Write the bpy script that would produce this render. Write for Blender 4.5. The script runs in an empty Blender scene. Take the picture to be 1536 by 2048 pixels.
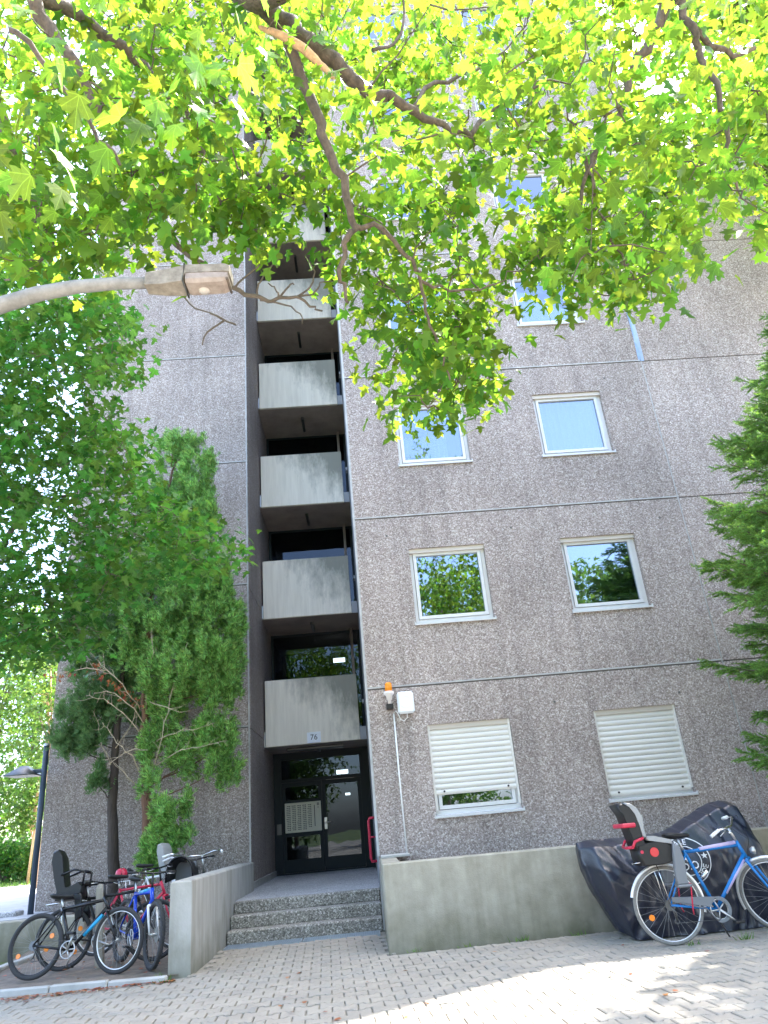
import bpy, math, random
import numpy as np
from mathutils import Vector, Matrix, noise

random.seed(7); RNG = np.random.default_rng(7)
scene = bpy.context.scene
COL = scene.collection

# ------------------------------------------------------------------ camera
CAM = np.array([-0.1131, -11.0832, 1.2928])
CR = np.array([0.9962, -0.0203, -0.0843]); CU = np.array([0.0692, -0.3996, 0.9141]); CF = np.array([0.0522, 0.9165, 0.3967])
FPX = 1442.03
cam = bpy.data.cameras.new('camera'); camo = bpy.data.objects.new('camera', cam); COL.objects.link(camo)
cam.sensor_fit = 'VERTICAL'; cam.sensor_height = 36.0; cam.lens = 36.0 * FPX / 2048.0
cam.clip_start = 0.05; cam.clip_end = 600
m = Matrix.Identity(4)
for i in range(3):
    m[i][0] = CR[i]; m[i][1] = CU[i]; m[i][2] = -CF[i]; m[i][3] = CAM[i]
camo.matrix_world = m
scene.camera = camo

# ------------------------------------------------------------------ sky, sun, exposure
SUN_EL, SUN_AZ = math.radians(66), math.radians(56)      # azimuth from +Y towards +X
world = bpy.data.worlds.new('World'); scene.world = world; world.use_nodes = True
wn = world.node_tree; bg = wn.nodes['Background']
sky = wn.nodes.new('ShaderNodeTexSky'); sky.sky_type = 'NISHITA'; sky.sun_disc = False
sky.sun_elevation = SUN_EL; sky.sun_rotation = SUN_AZ; sky.air_density = 0.9; sky.dust_density = 3.0; sky.ozone_density = 1.0
wn.links.new(sky.outputs[0], bg.inputs[0]); bg.inputs[1].default_value = 0.15
sun = bpy.data.lights.new('sun', 'SUN'); sun.energy = 2.8; sun.angle = math.radians(0.55); sun.color = (1.0, 0.95, 0.86)
suno = bpy.data.objects.new('sun', sun); COL.objects.link(suno)
sd = Vector((math.sin(SUN_AZ) * math.cos(SUN_EL), math.cos(SUN_AZ) * math.cos(SUN_EL), math.sin(SUN_EL)))
suno.rotation_euler = sd.to_track_quat('Z', 'Y').to_euler(); suno.location = sd * 60
vs = scene.view_settings
vs.view_transform = 'Standard'; vs.look = 'None'; vs.gamma = 1.0; vs.use_curve_mapping = False
vs.exposure = 3.1
scene.cycles.max_bounces = 8; scene.cycles.transparent_max_bounces = 16; scene.cycles.transmission_bounces = 6
scene.cycles.use_denoising = True
scene.cycles.sample_clamp_indirect = 8.0

# ------------------------------------------------------------------ helpers
def ray(u, v): return CF + CR * (u - 768) / FPX + CU * (1024 - v) / FPX
def at(u, v, y):                                     # the point of the vertical plane y seen at photo pixel u, v
    d = ray(u, v); return CAM + d * ((y - CAM[1]) / d[1])
def atd(u, v, d): return CAM + ray(u, v) * d         # the point at depth d
def tag(o, label=None, cat=None, group=None, kind=None):
    if label: o['label'] = label
    if cat: o['category'] = cat
    if group: o['group'] = group
    if kind: o['kind'] = kind
    return o
def empty(name, loc=(0, 0, 0), rz=0.0):
    o = bpy.data.objects.new(name, None); COL.objects.link(o)
    o.location = loc; o.rotation_euler = (0, 0, rz); o.empty_display_size = .2
    return o
def np_mesh(name, V, T, mats, smooth=False):
    me = bpy.data.meshes.new(name)
    V = np.asarray(V, np.float32); T = np.asarray(T, np.int32); k = T.shape[1]
    me.vertices.add(len(V)); me.vertices.foreach_set('co', V.ravel())
    me.loops.add(T.size); me.loops.foreach_set('vertex_index', T.ravel())
    me.polygons.add(len(T)); me.polygons.foreach_set('loop_start', np.arange(0, T.size, k, dtype=np.int32))
    me.polygons.foreach_set('loop_total', np.full(len(T), k, np.int32))
    if smooth: me.polygons.foreach_set('use_smooth', np.ones(len(T), bool))
    me.update(calc_edges=True); me.validate()
    me.materials.append(mats)
    return me
def link(name, me, parent=None):
    o = bpy.data.objects.new(name, me); COL.objects.link(o)
    if parent is not None: o.parent = parent
    return o
class MB:
    def __init__(s): s.v = []; s.f = []; s.sm = []
    def add(s, V, F, smooth=False):
        b = len(s.v); s.v += [tuple(map(float, p)) for p in V]
        s.f += [tuple(b + i for i in f) for f in F]; s.sm += [smooth] * len(F); return s
    def box(s, x0, x1, y0, y1, z0, z1):
        V = [(x, y, z) for z in (z0, z1) for y in (y0, y1) for x in (x0, x1)]
        return s.add(V, [(0, 2, 3, 1), (4, 5, 7, 6), (0, 1, 5, 4), (2, 6, 7, 3), (0, 4, 6, 2), (1, 3, 7, 5)])
    def bbox(s, x0, x1, y0, y1, z0, z1, c=.01):              # box with its edges cut off
        X, Y, Z = (x0, x1), (y0, y1), (z0, z1); V = []; idx = {}
        for i in (0, 1):
            for j in (0, 1):
                for k in (0, 1):
                    for a in range(3):
                        p = [X[i], Y[j], Z[k]]
                        for b, (q, e) in enumerate(((i, 0), (j, 1), (k, 2))):
                            if b != a: p[b] += c if q == 0 else -c
                        idx[i, j, k, a] = len(V); V.append(p)
        F = []
        for i in (0, 1):
            f = [idx[i, 0, 0, 0], idx[i, 1, 0, 0], idx[i, 1, 1, 0], idx[i, 0, 1, 0]]; F.append(f if i else f[::-1])
            f = [idx[0, i, 0, 1], idx[0, i, 1, 1], idx[1, i, 1, 1], idx[1, i, 0, 1]]; F.append(f if i else f[::-1])
            f = [idx[0, 0, i, 2], idx[1, 0, i, 2], idx[1, 1, i, 2], idx[0, 1, i, 2]]; F.append(f if i else f[::-1])
        for a in (0, 1):
            for b in (0, 1):
                F.append([idx[a, b, 0, 0], idx[a, b, 0, 1], idx[a, b, 1, 1], idx[a, b, 1, 0]])
                F.append([idx[a, 0, b, 0], idx[a, 0, b, 2], idx[a, 1, b, 2], idx[a, 1, b, 0]])
                F.append([idx[0, a, b, 1], idx[0, a, b, 2], idx[1, a, b, 2], idx[1, a, b, 1]])
                for k in (0, 1): F.append([idx[a, b, k, 0], idx[a, b, k, 1], idx[a, b, k, 2]])
        return s.add(V, F)
    def tube(s, pts, r, n=8, cap=True):
        P = [Vector(p) for p in pts]; rr = r if isinstance(r, (list, tuple)) else [r] * len(P)
        V = []; F = []; up = Vector((0.13, 0.29, 0.95))
        for i, p in enumerate(P):
            t = (P[min(i + 1, len(P) - 1)] - P[max(i - 1, 0)]).normalized()
            a = t.cross(up)
            if a.length < .05: a = t.cross(Vector((1, 0, 0)))
            a.normalize(); b = t.cross(a); up = -b if False else up
            for k in range(n):
                w = 2 * math.pi * k / n
                V.append(p + (a * math.cos(w) + b * math.sin(w)) * rr[i])
        for i in range(len(P) - 1):
            for k in range(n):
                F.append((i * n + k, i * n + (k + 1) % n, (i + 1) * n + (k + 1) % n, (i + 1) * n + k))
        s.add(V, F, True)
        if cap:
            b = len(s.v) - len(V)
            s.f.append(tuple(b + k for k in range(n))[::-1]); s.f.append(tuple(b + (len(P) - 1) * n + k for k in range(n))); s.sm += [False, False]
        return s
    def ring(s, c, ax, R, r, n=36, k=8, a0=0, a1=2 * math.pi, sq=1.0):   # torus or torus arc about axis ax
        ax = Vector(ax).normalized(); e = ax.cross(Vector((0, 0, 1)))
        if e.length < .05: e = ax.cross(Vector((1, 0, 0)))
        e.normalize(); g = ax.cross(e) * -1; c = Vector(c); full = abs(a1 - a0 - 2 * math.pi) < 1e-6
        N = n if full else n + 1; V = []; F = []
        for i in range(N):
            w = a0 + (a1 - a0) * i / n; d = e * math.cos(w) + g * math.sin(w)
            for j in range(k):
                q = 2 * math.pi * (j + .5) / k
                V.append(c + d * (R + r * math.cos(q)) + ax * (r * sq * math.sin(q)))
        for i in range(n):
            i2 = (i + 1) % N
            for j in range(k): F.append((i * k + j, i * k + (j + 1) % k, i2 * k + (j + 1) % k, i2 * k + j))
        return s.add(V, F, True)
    def disc(s, c, ax, R, h=.004, n=24):
        c = Vector(c); ax = Vector(ax).normalized(); return s.tube([c - ax * h / 2, c + ax * h / 2], R, n)
    def lathe(s, prof, c=(0, 0, 0), n=16, ax=None):
        V = []; F = []; m = len(prof); c = Vector(c)
        q = Vector((0, 0, 1)).rotation_difference(Vector(ax)) if ax is not None else None
        for i in range(n):
            w = 2 * math.pi * i / n
            for r, z in prof:
                p = Vector((r * math.cos(w), r * math.sin(w), z)); V.append(c + (q @ p if q else p))
        for i in range(n):
            j = (i + 1) % n
            for k in range(m - 1): F.append((i * m + k, j * m + k, j * m + k + 1, i * m + k + 1))
        return s.add(V, F, True)
    def loft(s, rings, closed=True, cap=True):                # rings of equal point count
        n = len(rings[0]); V = [p for r in rings for p in r]; F = []
        for i in range(len(rings) - 1):
            for k in range(n if closed else n - 1):
                F.append((i * n + k, i * n + (k + 1) % n, (i + 1) * n + (k + 1) % n, (i + 1) * n + k))
        s.add(V, F, True)
        if cap:
            b = len(s.v) - len(V); s.f.append(tuple(b + k for k in range(n))[::-1]); s.f.append(tuple(b + (len(rings) - 1) * n + k for k in range(n))); s.sm += [False] * 2
        return s
    def mesh(s, name, mt):
        me = bpy.data.meshes.new(name); me.from_pydata(s.v, [], s.f); me.materials.append(mt)
        me.polygons.foreach_set('use_smooth', s.sm); me.update(); return me
    def build(s, name, mt, parent=None): return link(name, s.mesh(name, mt), parent)
def copy_tree(o, parent=None):
    c = o.copy(); COL.objects.link(c)
    if parent is not None: c.parent = parent
    for ch in list(o.children): copy_tree(ch, c)
    return c

# ------------------------------------------------------------------ materials
def mat(name, col=(.5, .5, .5), rough=.6, metal=0.0, var=0.0, vscale=6.0, bump=0.0, bscale=40.0, col2=None, stretch=(1, 1, 1), spec=.5, coords='pos'):
    m = bpy.data.materials.new(name); m.use_nodes = True; nt = m.node_tree; N = nt.nodes; L = nt.links
    b = N['Principled BSDF']; b.inputs['Base Color'].default_value = (*col, 1); b.inputs['Roughness'].default_value = rough
    b.inputs['Metallic'].default_value = metal; b.inputs['Specular IOR Level'].default_value = spec
    if var or bump or col2:
        src = N.new('ShaderNodeNewGeometry').outputs['Position'] if coords == 'pos' else N.new('ShaderNodeTexCoord').outputs['Object']
        mp = N.new('ShaderNodeMapping'); mp.inputs['Scale'].default_value = stretch; L.new(src, mp.inputs[0])
    if var or col2:
        nz = N.new('ShaderNodeTexNoise'); nz.inputs['Scale'].default_value = vscale; nz.inputs['Detail'].default_value = 6; nz.inputs['Roughness'].default_value = .65
        L.new(mp.outputs[0], nz.inputs['Vector'])
        rp = N.new('ShaderNodeValToRGB'); c2 = col2 or tuple(c * (1 - var) for c in col); c1 = col if col2 else tuple(min(1, c * (1 + var)) for c in col)
        rp.color_ramp.elements[0].position = .32; rp.color_ramp.elements[1].position = .68
        rp.color_ramp.elements[0].color = (*c2, 1); rp.color_ramp.elements[1].color = (*c1, 1)
        L.new(nz.outputs['Fac'], rp.inputs[0]); L.new(rp.outputs[0], b.inputs['Base Color'])
    if bump:
        n2 = N.new('ShaderNodeTexNoise'); n2.inputs['Scale'].default_value = bscale; n2.inputs['Detail'].default_value = 4
        L.new(mp.outputs[0], n2.inputs['Vector'])
        bp = N.new('ShaderNodeBump'); bp.inputs['Strength'].default_value = bump; bp.inputs['Distance'].default_value = .01
        L.new(n2.outputs['Fac'], bp.inputs['Height']); L.new(bp.outputs[0], b.inputs['Normal'])
    return m
def emit(name, col, s):
    m = bpy.data.materials.new(name); m.use_nodes = True; b = m.node_tree.nodes['Principled BSDF']
    b.inputs['Base Color'].default_value = (*col, 1); b.inputs['Emission Color'].default_value = (*col, 1); b.inputs['Emission Strength'].default_value = s
    return m
def pebble(name, stops, scale=42.0, bump=.7, big=.16):
    """exposed aggregate: stones of mixed colours set in mortar"""
    m = bpy.data.materials.new(name); m.use_nodes = True; nt = m.node_tree; N = nt.nodes; L = nt.links; b = N['Principled BSDF']
    g = N.new('ShaderNodeNewGeometry')
    wz = N.new('ShaderNodeTexNoise'); wz.inputs['Scale'].default_value = scale * .6; L.new(g.outputs['Position'], wz.inputs['Vector'])
    mx = N.new('ShaderNodeMix'); mx.data_type = 'VECTOR'; mx.inputs[0].default_value = .012
    L.new(g.outputs['Position'], mx.inputs[4]); L.new(wz.outputs['Color'], mx.inputs[5])
    vo = N.new('ShaderNodeTexVoronoi'); vo.inputs['Scale'].default_value = scale; vo.inputs['Randomness'].default_value = 1.0
    L.new(mx.outputs[1], vo.inputs['Vector'])
    sp = N.new('ShaderNodeSeparateColor'); L.new(vo.outputs['Color'], sp.inputs[0])
    rp = N.new('ShaderNodeValToRGB'); e = rp.color_ramp.elements
    e[0].position, e[0].color = stops[0][0], (*stops[0][1], 1); e[1].position, e[1].color = stops[-1][0], (*stops[-1][1], 1)
    for p, c in stops[1:-1]:
        k = e.new(p); k.color = (*c, 1)
    L.new(sp.outputs[0], rp.inputs[0])
    v2 = N.new('ShaderNodeTexVoronoi'); v2.feature = 'DISTANCE_TO_EDGE'; v2.inputs['Scale'].default_value = scale; L.new(mx.outputs[1], v2.inputs['Vector'])
    r2 = N.new('ShaderNodeValToRGB'); r2.color_ramp.elements[0].position = .02; r2.color_ramp.elements[1].position = .14
    r2.color_ramp.elements[0].color = (.66, .64, .62, 1); r2.color_ramp.elements[1].color = (1, 1, 1, 1); L.new(v2.outputs[0], r2.inputs[0])
    mu = N.new('ShaderNodeMix'); mu.data_type = 'RGBA'; mu.blend_type = 'MULTIPLY'; mu.inputs[0].default_value = .8
    L.new(rp.outputs[0], mu.inputs[6]); L.new(r2.outputs[0], mu.inputs[7])
    bz = N.new('ShaderNodeTexNoise'); bz.inputs['Scale'].default_value = .7; bz.inputs['Detail'].default_value = 5; L.new(g.outputs['Position'], bz.inputs['Vector'])
    mr = N.new('ShaderNodeMapRange'); mr.inputs[1].default_value = .3; mr.inputs[2].default_value = .7; mr.inputs[3].default_value = 1 - big; mr.inputs[4].default_value = 1 + big; L.new(bz.outputs[0], mr.inputs[0])
    sm_ = N.new('ShaderNodeMapping'); sm_.inputs['Scale'].default_value = (5.5, 5.5, .22); L.new(g.outputs['Position'], sm_.inputs[0])
    st_ = N.new('ShaderNodeTexNoise'); st_.inputs['Scale'].default_value = 1.0; st_.inputs['Detail'].default_value = 5; L.new(sm_.outputs[0], st_.inputs['Vector'])
    s_r = N.new('ShaderNodeMapRange'); s_r.inputs[1].default_value = .50; s_r.inputs[2].default_value = .78; s_r.inputs[3].default_value = 1.0; s_r.inputs[4].default_value = .74; L.new(st_.outputs[0], s_r.inputs[0])
    oi = N.new('ShaderNodeObjectInfo'); o_r = N.new('ShaderNodeMapRange'); o_r.inputs[3].default_value = .93; o_r.inputs[4].default_value = 1.07; L.new(oi.outputs['Random'], o_r.inputs[0])
    pa = N.new('ShaderNodeMath'); pa.operation = 'MULTIPLY'; L.new(mr.outputs[0], pa.inputs[0]); L.new(s_r.outputs[0], pa.inputs[1]); pb_ = N.new('ShaderNodeMath'); pb_.operation = 'MULTIPLY'; L.new(pa.outputs[0], pb_.inputs[0]); L.new(o_r.outputs[0], pb_.inputs[1])
    m2 = N.new('ShaderNodeMix'); m2.data_type = 'RGBA'; m2.blend_type = 'MULTIPLY'; m2.inputs[0].default_value = 1
    L.new(mu.outputs[2], m2.inputs[6]); L.new(pb_.outputs[0], m2.inputs[7]); L.new(m2.outputs[2], b.inputs['Base Color'])
    b.inputs['Roughness'].default_value = .75
    bp = N.new('ShaderNodeBump'); bp.inputs['Strength'].default_value = bump; bp.inputs['Distance'].default_value = .012
    L.new(r2.outputs[0], bp.inputs['Height']); L.new(bp.outputs[0], b.inputs['Normal'])
    return m
def leafmat(name, dif, tra, w=.5, rough=.45, hv=.04, vv=.35):
    m = bpy.data.materials.new(name); m.use_nodes = True; nt = m.node_tree; N = nt.nodes; L = nt.links
    b = N['Principled BSDF']; out = N['Material Output']; g = N.new('ShaderNodeNewGeometry')
    oi = N.new('ShaderNodeObjectInfo'); ad = N.new('ShaderNodeMath'); ad.operation = 'ADD'; L.new(g.outputs['Random Per Island'], ad.inputs[0]); L.new(oi.outputs['Random'], ad.inputs[1])
    fr = N.new('ShaderNodeMath'); fr.operation = 'FRACT'; L.new(ad.outputs[0], fr.inputs[0])
    def hs(c):
        h = N.new('ShaderNodeHueSaturation'); h.inputs['Color'].default_value = (*c, 1)
        a = N.new('ShaderNodeMapRange'); a.inputs[3].default_value = .5 - hv * .55; a.inputs[4].default_value = .5 + hv * .6; L.new(fr.outputs[0], a.inputs[0]); L.new(a.outputs[0], h.inputs['Hue'])
        q = N.new('ShaderNodeMath'); q.operation = 'MULTIPLY'; q.inputs[1].default_value = 7.31; L.new(fr.outputs[0], q.inputs[0])
        q2 = N.new('ShaderNodeMath'); q2.operation = 'FRACT'; L.new(q.outputs[0], q2.inputs[0])
        v = N.new('ShaderNodeMapRange'); v.inputs[3].default_value = 1 - vv; v.inputs[4].default_value = 1 + vv; L.new(q2.outputs[0], v.inputs[0]); L.new(v.outputs[0], h.inputs['Value'])
        return h.outputs[0]
    L.new(hs(dif), b.inputs['Base Color']); b.inputs['Roughness'].default_value = rough; b.inputs['Specular IOR Level'].default_value = .35
    t = N.new('ShaderNodeBsdfTranslucent'); L.new(hs(tra), t.inputs[0])
    mx = N.new('ShaderNodeMixShader'); mx.inputs[0].default_value = w
    L.new(b.outputs[0], mx.inputs[1]); L.new(t.outputs[0], mx.inputs[2]); L.new(mx.outputs[0], out.inputs[0])
    return m
def glass(name, tint=(.75, .8, .82), refl=.22):
    m = bpy.data.materials.new(name); m.use_nodes = True; nt = m.node_tree; N = nt.nodes; L = nt.links
    out = N['Material Output']; N.remove(N['Principled BSDF'])
    t = N.new('ShaderNodeBsdfTransparent'); t.inputs[0].default_value = (*tint, 1)
    g = N.new('ShaderNodeBsdfGlossy'); g.inputs['Roughness'].default_value = .005; g.inputs[0].default_value = (.74, .84, 1, 1)
    lw = N.new('ShaderNodeFresnel'); lw.inputs[0].default_value = 1.5
    mr = N.new('ShaderNodeMapRange'); mr.inputs[1].default_value = .03; mr.inputs[2].default_value = 1; mr.inputs[3].default_value = refl; mr.inputs[4].default_value = 1; L.new(lw.outputs[0], mr.inputs[0])
    nz = N.new('ShaderNodeTexNoise'); nz.inputs['Scale'].default_value = 1.1; gg = N.new('ShaderNodeNewGeometry'); L.new(gg.outputs['Position'], nz.inputs['Vector'])
    bp = N.new('ShaderNodeBump'); bp.inputs['Strength'].default_value = .05; bp.inputs['Distance'].default_value = .05; L.new(nz.outputs[0], bp.inputs['Height']); L.new(bp.outputs[0], g.inputs['Normal'])
    mx = N.new('ShaderNodeMixShader'); L.new(mr.outputs[0], mx.inputs[0]); L.new(t.outputs[0], mx.inputs[1]); L.new(g.outputs[0], mx.inputs[2]); L.new(mx.outputs[0], out.inputs[0])
    return m

M = {}
PEB = [(0, (.225, .18, .163)), (.3, (.335, .277, .255)), (.6, (.43, .367, .342)), (.85, (.515, .45, .42)), (1, (.69, .645, .62))]
M['facade'] = pebble('exposed_aggregate', PEB, 64)
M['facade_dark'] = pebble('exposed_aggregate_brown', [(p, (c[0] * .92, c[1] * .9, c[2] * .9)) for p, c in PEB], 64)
M['step'] = pebble('washed_concrete_steps', [(0, (.13, .12, .10)), (.5, (.32, .30, .26)), (.85, (.48, .45, .40)), (1, (.74, .71, .65))], 66)
M['landing'] = pebble('washed_concrete_landing', [(0, (.22, .22, .23)), (.5, (.40, .40, .41)), (1, (.66, .66, .67))], 80, .3)
M['seal'] = mat('joint_sealant', (.42, .42, .42), .7, var=.25, vscale=3)
M['gap'] = mat('joint_shadow_gap', (.13, .125, .12), .9)
M['tape'] = mat('blue_grey_sealing_tape', (.30, .40, .58), .45, var=.15, vscale=5)
M['concrete'] = mat('fair_faced_concrete', (.48, .47, .45), .8, col2=(.34, .335, .31), vscale=2.2, bump=.25, bscale=60)
M['concrete_olive'] = mat('weathered_olive_concrete', (.40, .37, .305), .85, col2=(.29, .27, .215), vscale=5, bump=.35, bscale=70)
M['concrete_streak'] = mat('water_streaked_concrete', (.46, .44, .405), .85, col2=(.33, .315, .28), vscale=2.4, stretch=(1, 2.2, .6), bump=.25, bscale=60)
M['smooth'] = mat('painted_recess_wall', (.30, .31, .33), .7, var=.12, vscale=1.5)
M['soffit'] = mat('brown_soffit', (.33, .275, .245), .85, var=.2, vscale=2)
M['frame_white'] = mat('white_window_plastic', (.62, .625, .63), .35, var=.04, vscale=4)
M['sill'] = mat('pale_metal_sill', (.58, .59, .60), .4, var=.1, vscale=9, stretch=(1, 1, 5))
M['slat'] = mat('ivory_shutter_plastic', (.70, .68, .645), .45, var=.05, vscale=5, stretch=(.4, 1, 6))
M['blind_box'] = mat('beige_shutter_box', (.55, .50, .45), .6)
M['glass'] = glass('window_glass', (.6, .66, .70), .25); M['glass_dark'] = glass('door_glass', (.35, .4, .42), .022)
M['room'] = mat('dim_room', (.16, .17, .19), .9); M['curtain'] = mat('white_net_curtain', (.78, .8, .84), .9); M['curtain_blue'] = mat('pale_blue_curtain', (.42, .55, .72), .9)
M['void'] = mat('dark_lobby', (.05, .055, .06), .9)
M['doorframe'] = mat('dark_blue_green_metal', (.010, .017, .022), .55, .0, spec=.3)
M['red'] = mat('red_powder_coat', (.52, .02, .06), .35); M['redlens'] = mat('red_reflector', (.55, .03, .04), .2)
M['black'] = mat('black_plastic', (.008, .008, .009), .45); M['blacksat'] = mat('black_satin_paint', (.006, .006, .009), .25)
M['rubber'] = mat('tyre_rubber', (.035, .035, .037), .8, bump=.3, bscale=120); M['gum'] = mat('worn_grey_tyre', (.20, .19, .175), .85, var=.2, vscale=20)
M['knob'] = mat('knobbly_tyre_rubber', (.05, .05, .053), .85, bump=1.0, bscale=45)
M['chrome'] = mat('polished_steel', (.72, .72, .72), .18, 1.0); M['alu'] = mat('brushed_aluminium', (.55, .55, .55), .38, .9)
M['rim_silver'] = mat('silver_rim', (.75, .75, .75), .3, .7); M['steel_dark'] = mat('oily_steel', (.12, .12, .12), .4, .8)
M['blue'] = mat('bright_blue_frame_paint', (.012, .17, .47), .25); M['pink'] = mat('faded_lilac_paint', (.62, .50, .60), .35, col2=(.42, .36, .62), vscale=4)
M['blue2'] = mat('royal_blue_frame_paint', (.01, .06, .5), .25); M['cyan'] = mat('cyan_frame_graphics', (.02, .33, .62), .3); M['white'] = mat('white_paint', (.8, .8, .8), .4)
M['orange'] = mat('orange_reflector', (.85, .24, .02), .2); M['grey_plastic'] = mat('grey_seat_plastic', (.16, .17, .185), .5); M['grey_light'] = mat('light_grey_plastic', (.30, .30, .30), .5)
M['cover'] = mat('navy_black_tarpaulin', (.014, .018, .034), .30, bump=.25, bscale=90, spec=.7); M['print'] = mat('white_print', (.72, .73, .75), .6)
M['bark'] = mat('maple_bark', (.17, .13, .10), .9, col2=(.07, .055, .045), vscale=22, bump=.9, bscale=60, stretch=(1, 1, .5)); M['torn'] = mat('torn_pale_wood', (.58, .36, .2), .8, var=.3, vscale=30)
M['bark_red'] = mat('reddish_thuja_bark', (.25, .13, .085), .9, col2=(.11, .06, .04), vscale=16, bump=.9, bscale=50, stretch=(3, 3, .3)); M['bark_dark'] = mat('dark_thuja_bark', (.085, .065, .055), .9, col2=(.04, .032, .028), vscale=16, bump=.9, bscale=50, stretch=(3, 3, .3))
M['twig_dry'] = mat('dry_twig', (.46, .38, .28), .9, var=.3, vscale=20); M['twig'] = mat('grey_twig', (.13, .105, .085), .9, var=.3, vscale=20); M['deadleaf'] = leafmat('rusty_dead_leaf', (.36, .12, .05), (.3, .1, .04), .3)
M['leaf'] = leafmat('maple_leaf', (.066, .165, .022), (.25, .41, .028), .57, hv=.055, vv=.4); M['leaf_shade'] = leafmat('shade_toned_maple_leaf', (.055, .155, .032), (.13, .32, .035), .42, hv=.05)  # leaf_shade: maple leaf colour darkened to carry the building's shade
M['leaf_far'] = leafmat('distant_leaf', (.06, .125, .025), (.15, .26, .035), .5); M['thuja'] = leafmat('thuja_spray', (.20, .38, .115), (.36, .60, .12), .45, .65, hv=.06, vv=.6); M['thuja2'] = leafmat('dark_thuja_spray', (.11, .21, .085), (.16, .32, .075), .35, .6)
M['needle'] = leafmat('spruce_needle', (.15, .30, .085), (.32, .54, .08), .45, .5); M['leaf_grass'] = leafmat('grass_blade', (.10, .19, .03), (.2, .35, .05), .4)
M['paver'] = mat('concrete_paver', (.36, .33, .285), .85, col2=(.285, .26, .225), vscale=2.0, bump=.35, bscale=90); M['sand'] = mat('sand_joint', (.31, .285, .24), .95, var=.3, vscale=12)
M['path'] = mat('grey_path_slab', (.36, .36, .36), .85, var=.15, vscale=3); M['soil'] = mat('bare_earth', (.24, .19, .15), .95, col2=(.13, .105, .08), vscale=9, bump=.8, bscale=30); M['grassbase'] = mat('lawn_soil', (.09, .12, .035), .95, var=.3, vscale=4)
M['galv'] = mat('galvanised_steel', (.45, .50, .56), .4, .6, var=.15, vscale=12); M['wood'] = mat('grey_weathered_wood', (.30, .27, .22), .85, var=.25, vscale=9, stretch=(4, 4, .4))
M['lampgrey'] = mat('lichen_stained_lamp_metal', (.33, .325, .31), .75, col2=(.18, .175, .165), vscale=11, bump=.3, bscale=60); M['lens'] = mat('dirty_lamp_lens', (.40, .335, .29), .45, col2=(.24, .19, .16), vscale=14); M['lamphead'] = mat('stained_lamp_casting', (.33, .295, .245), .75, col2=(.17, .145, .115), vscale=18, bump=.3, bscale=60); M['spoke'] = mat('dull_spoke_steel', (.35, .35, .35), .4, .8)
M['bulb'] = mat('frosted_bulb', (.52, .48, .44), .3); M['post_blue'] = mat('dark_blue_post_paint', (.035, .055, .085), .4); M['white_hot'] = emit('lit_lamp', (1, .98, .95), 1.6)
M['amber'] = mat('amber_lens', (.85, .28, .01), .2); M['beacon_white'] = mat('yellowed_white_plastic', (.74, .69, .68), .5); M['paper'] = mat('aged_name_board', (.72, .70, .58), .6); M['ink'] = mat('dark_ink', (.03, .03, .03), .7)
M['plate'] = mat('white_enamel_plate', (.82, .86, .92), .4); M['stain'] = mat('dark_algae', (.10, .10, .08), .9)
def balu():
    """pale vertical-grained parapet panel with algae washing down from the upper corner (object space)"""
    m = mat('streaked_parapet_panel', (.88, .82, .70), .75, col2=(.74, .68, .57), vscale=7, stretch=(1.5, 1, .12), bump=.15, bscale=60); nt = m.node_tree; N = nt.nodes; L = nt.links; b = N['Principled BSDF']
    src = b.inputs['Base Color'].links[0].from_socket
    tc = N.new('ShaderNodeTexCoord'); sx = N.new('ShaderNodeSeparateXYZ'); L.new(tc.outputs['Object'], sx.inputs[0])
    oi = N.new('ShaderNodeObjectInfo'); cm = N.new('ShaderNodeCombineXYZ'); L.new(oi.outputs['Random'], cm.inputs[1])
    sc = N.new('ShaderNodeVectorMath'); sc.operation = 'SCALE'; sc.inputs[3].default_value = 30; L.new(cm.outputs[0], sc.inputs[0])
    mp = N.new('ShaderNodeMapping'); mp.inputs['Scale'].default_value = (2.2, 1, .9); L.new(tc.outputs['Object'], mp.inputs[0])
    va = N.new('ShaderNodeVectorMath'); L.new(mp.outputs[0], va.inputs[0]); L.new(sc.outputs[0], va.inputs[1])
    nz = N.new('ShaderNodeTexNoise'); nz.inputs['Scale'].default_value = 1.6; nz.inputs['Detail'].default_value = 8; nz.inputs['Roughness'].default_value = .7; L.new(va.outputs[0], nz.inputs['Vector'])
    def op(o, a, bb):
        q = N.new('ShaderNodeMath'); q.operation = o
        for i, x in enumerate((a, bb)):
            if isinstance(x, (int, float)): q.inputs[i].default_value = x
            else: L.new(x, q.inputs[i])
        return q.outputs[0]
    w = op('ADD', op('MULTIPLY', sx.outputs[0], .55), op('MULTIPLY', sx.outputs[2], .60))      # grows to the upper right
    w = op('ADD', w, op('MULTIPLY', op('SUBTRACT', nz.outputs[0], .5), 1.5))
    mr = N.new('ShaderNodeMapRange'); mr.inputs[1].default_value = .0; mr.inputs[2].default_value = .62; mr.inputs[4].default_value = .88; L.new(w, mr.inputs[0])
    mx = N.new('ShaderNodeMix'); mx.data_type = 'RGBA'; L.new(mr.outputs[0], mx.inputs[0]); L.new(src, mx.inputs[6]); mx.inputs[7].default_value = (.20, .205, .165, 1)
    L.new(mx.outputs[2], b.inputs['Base Color']); return m
M['parapet'] = balu()

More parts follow.
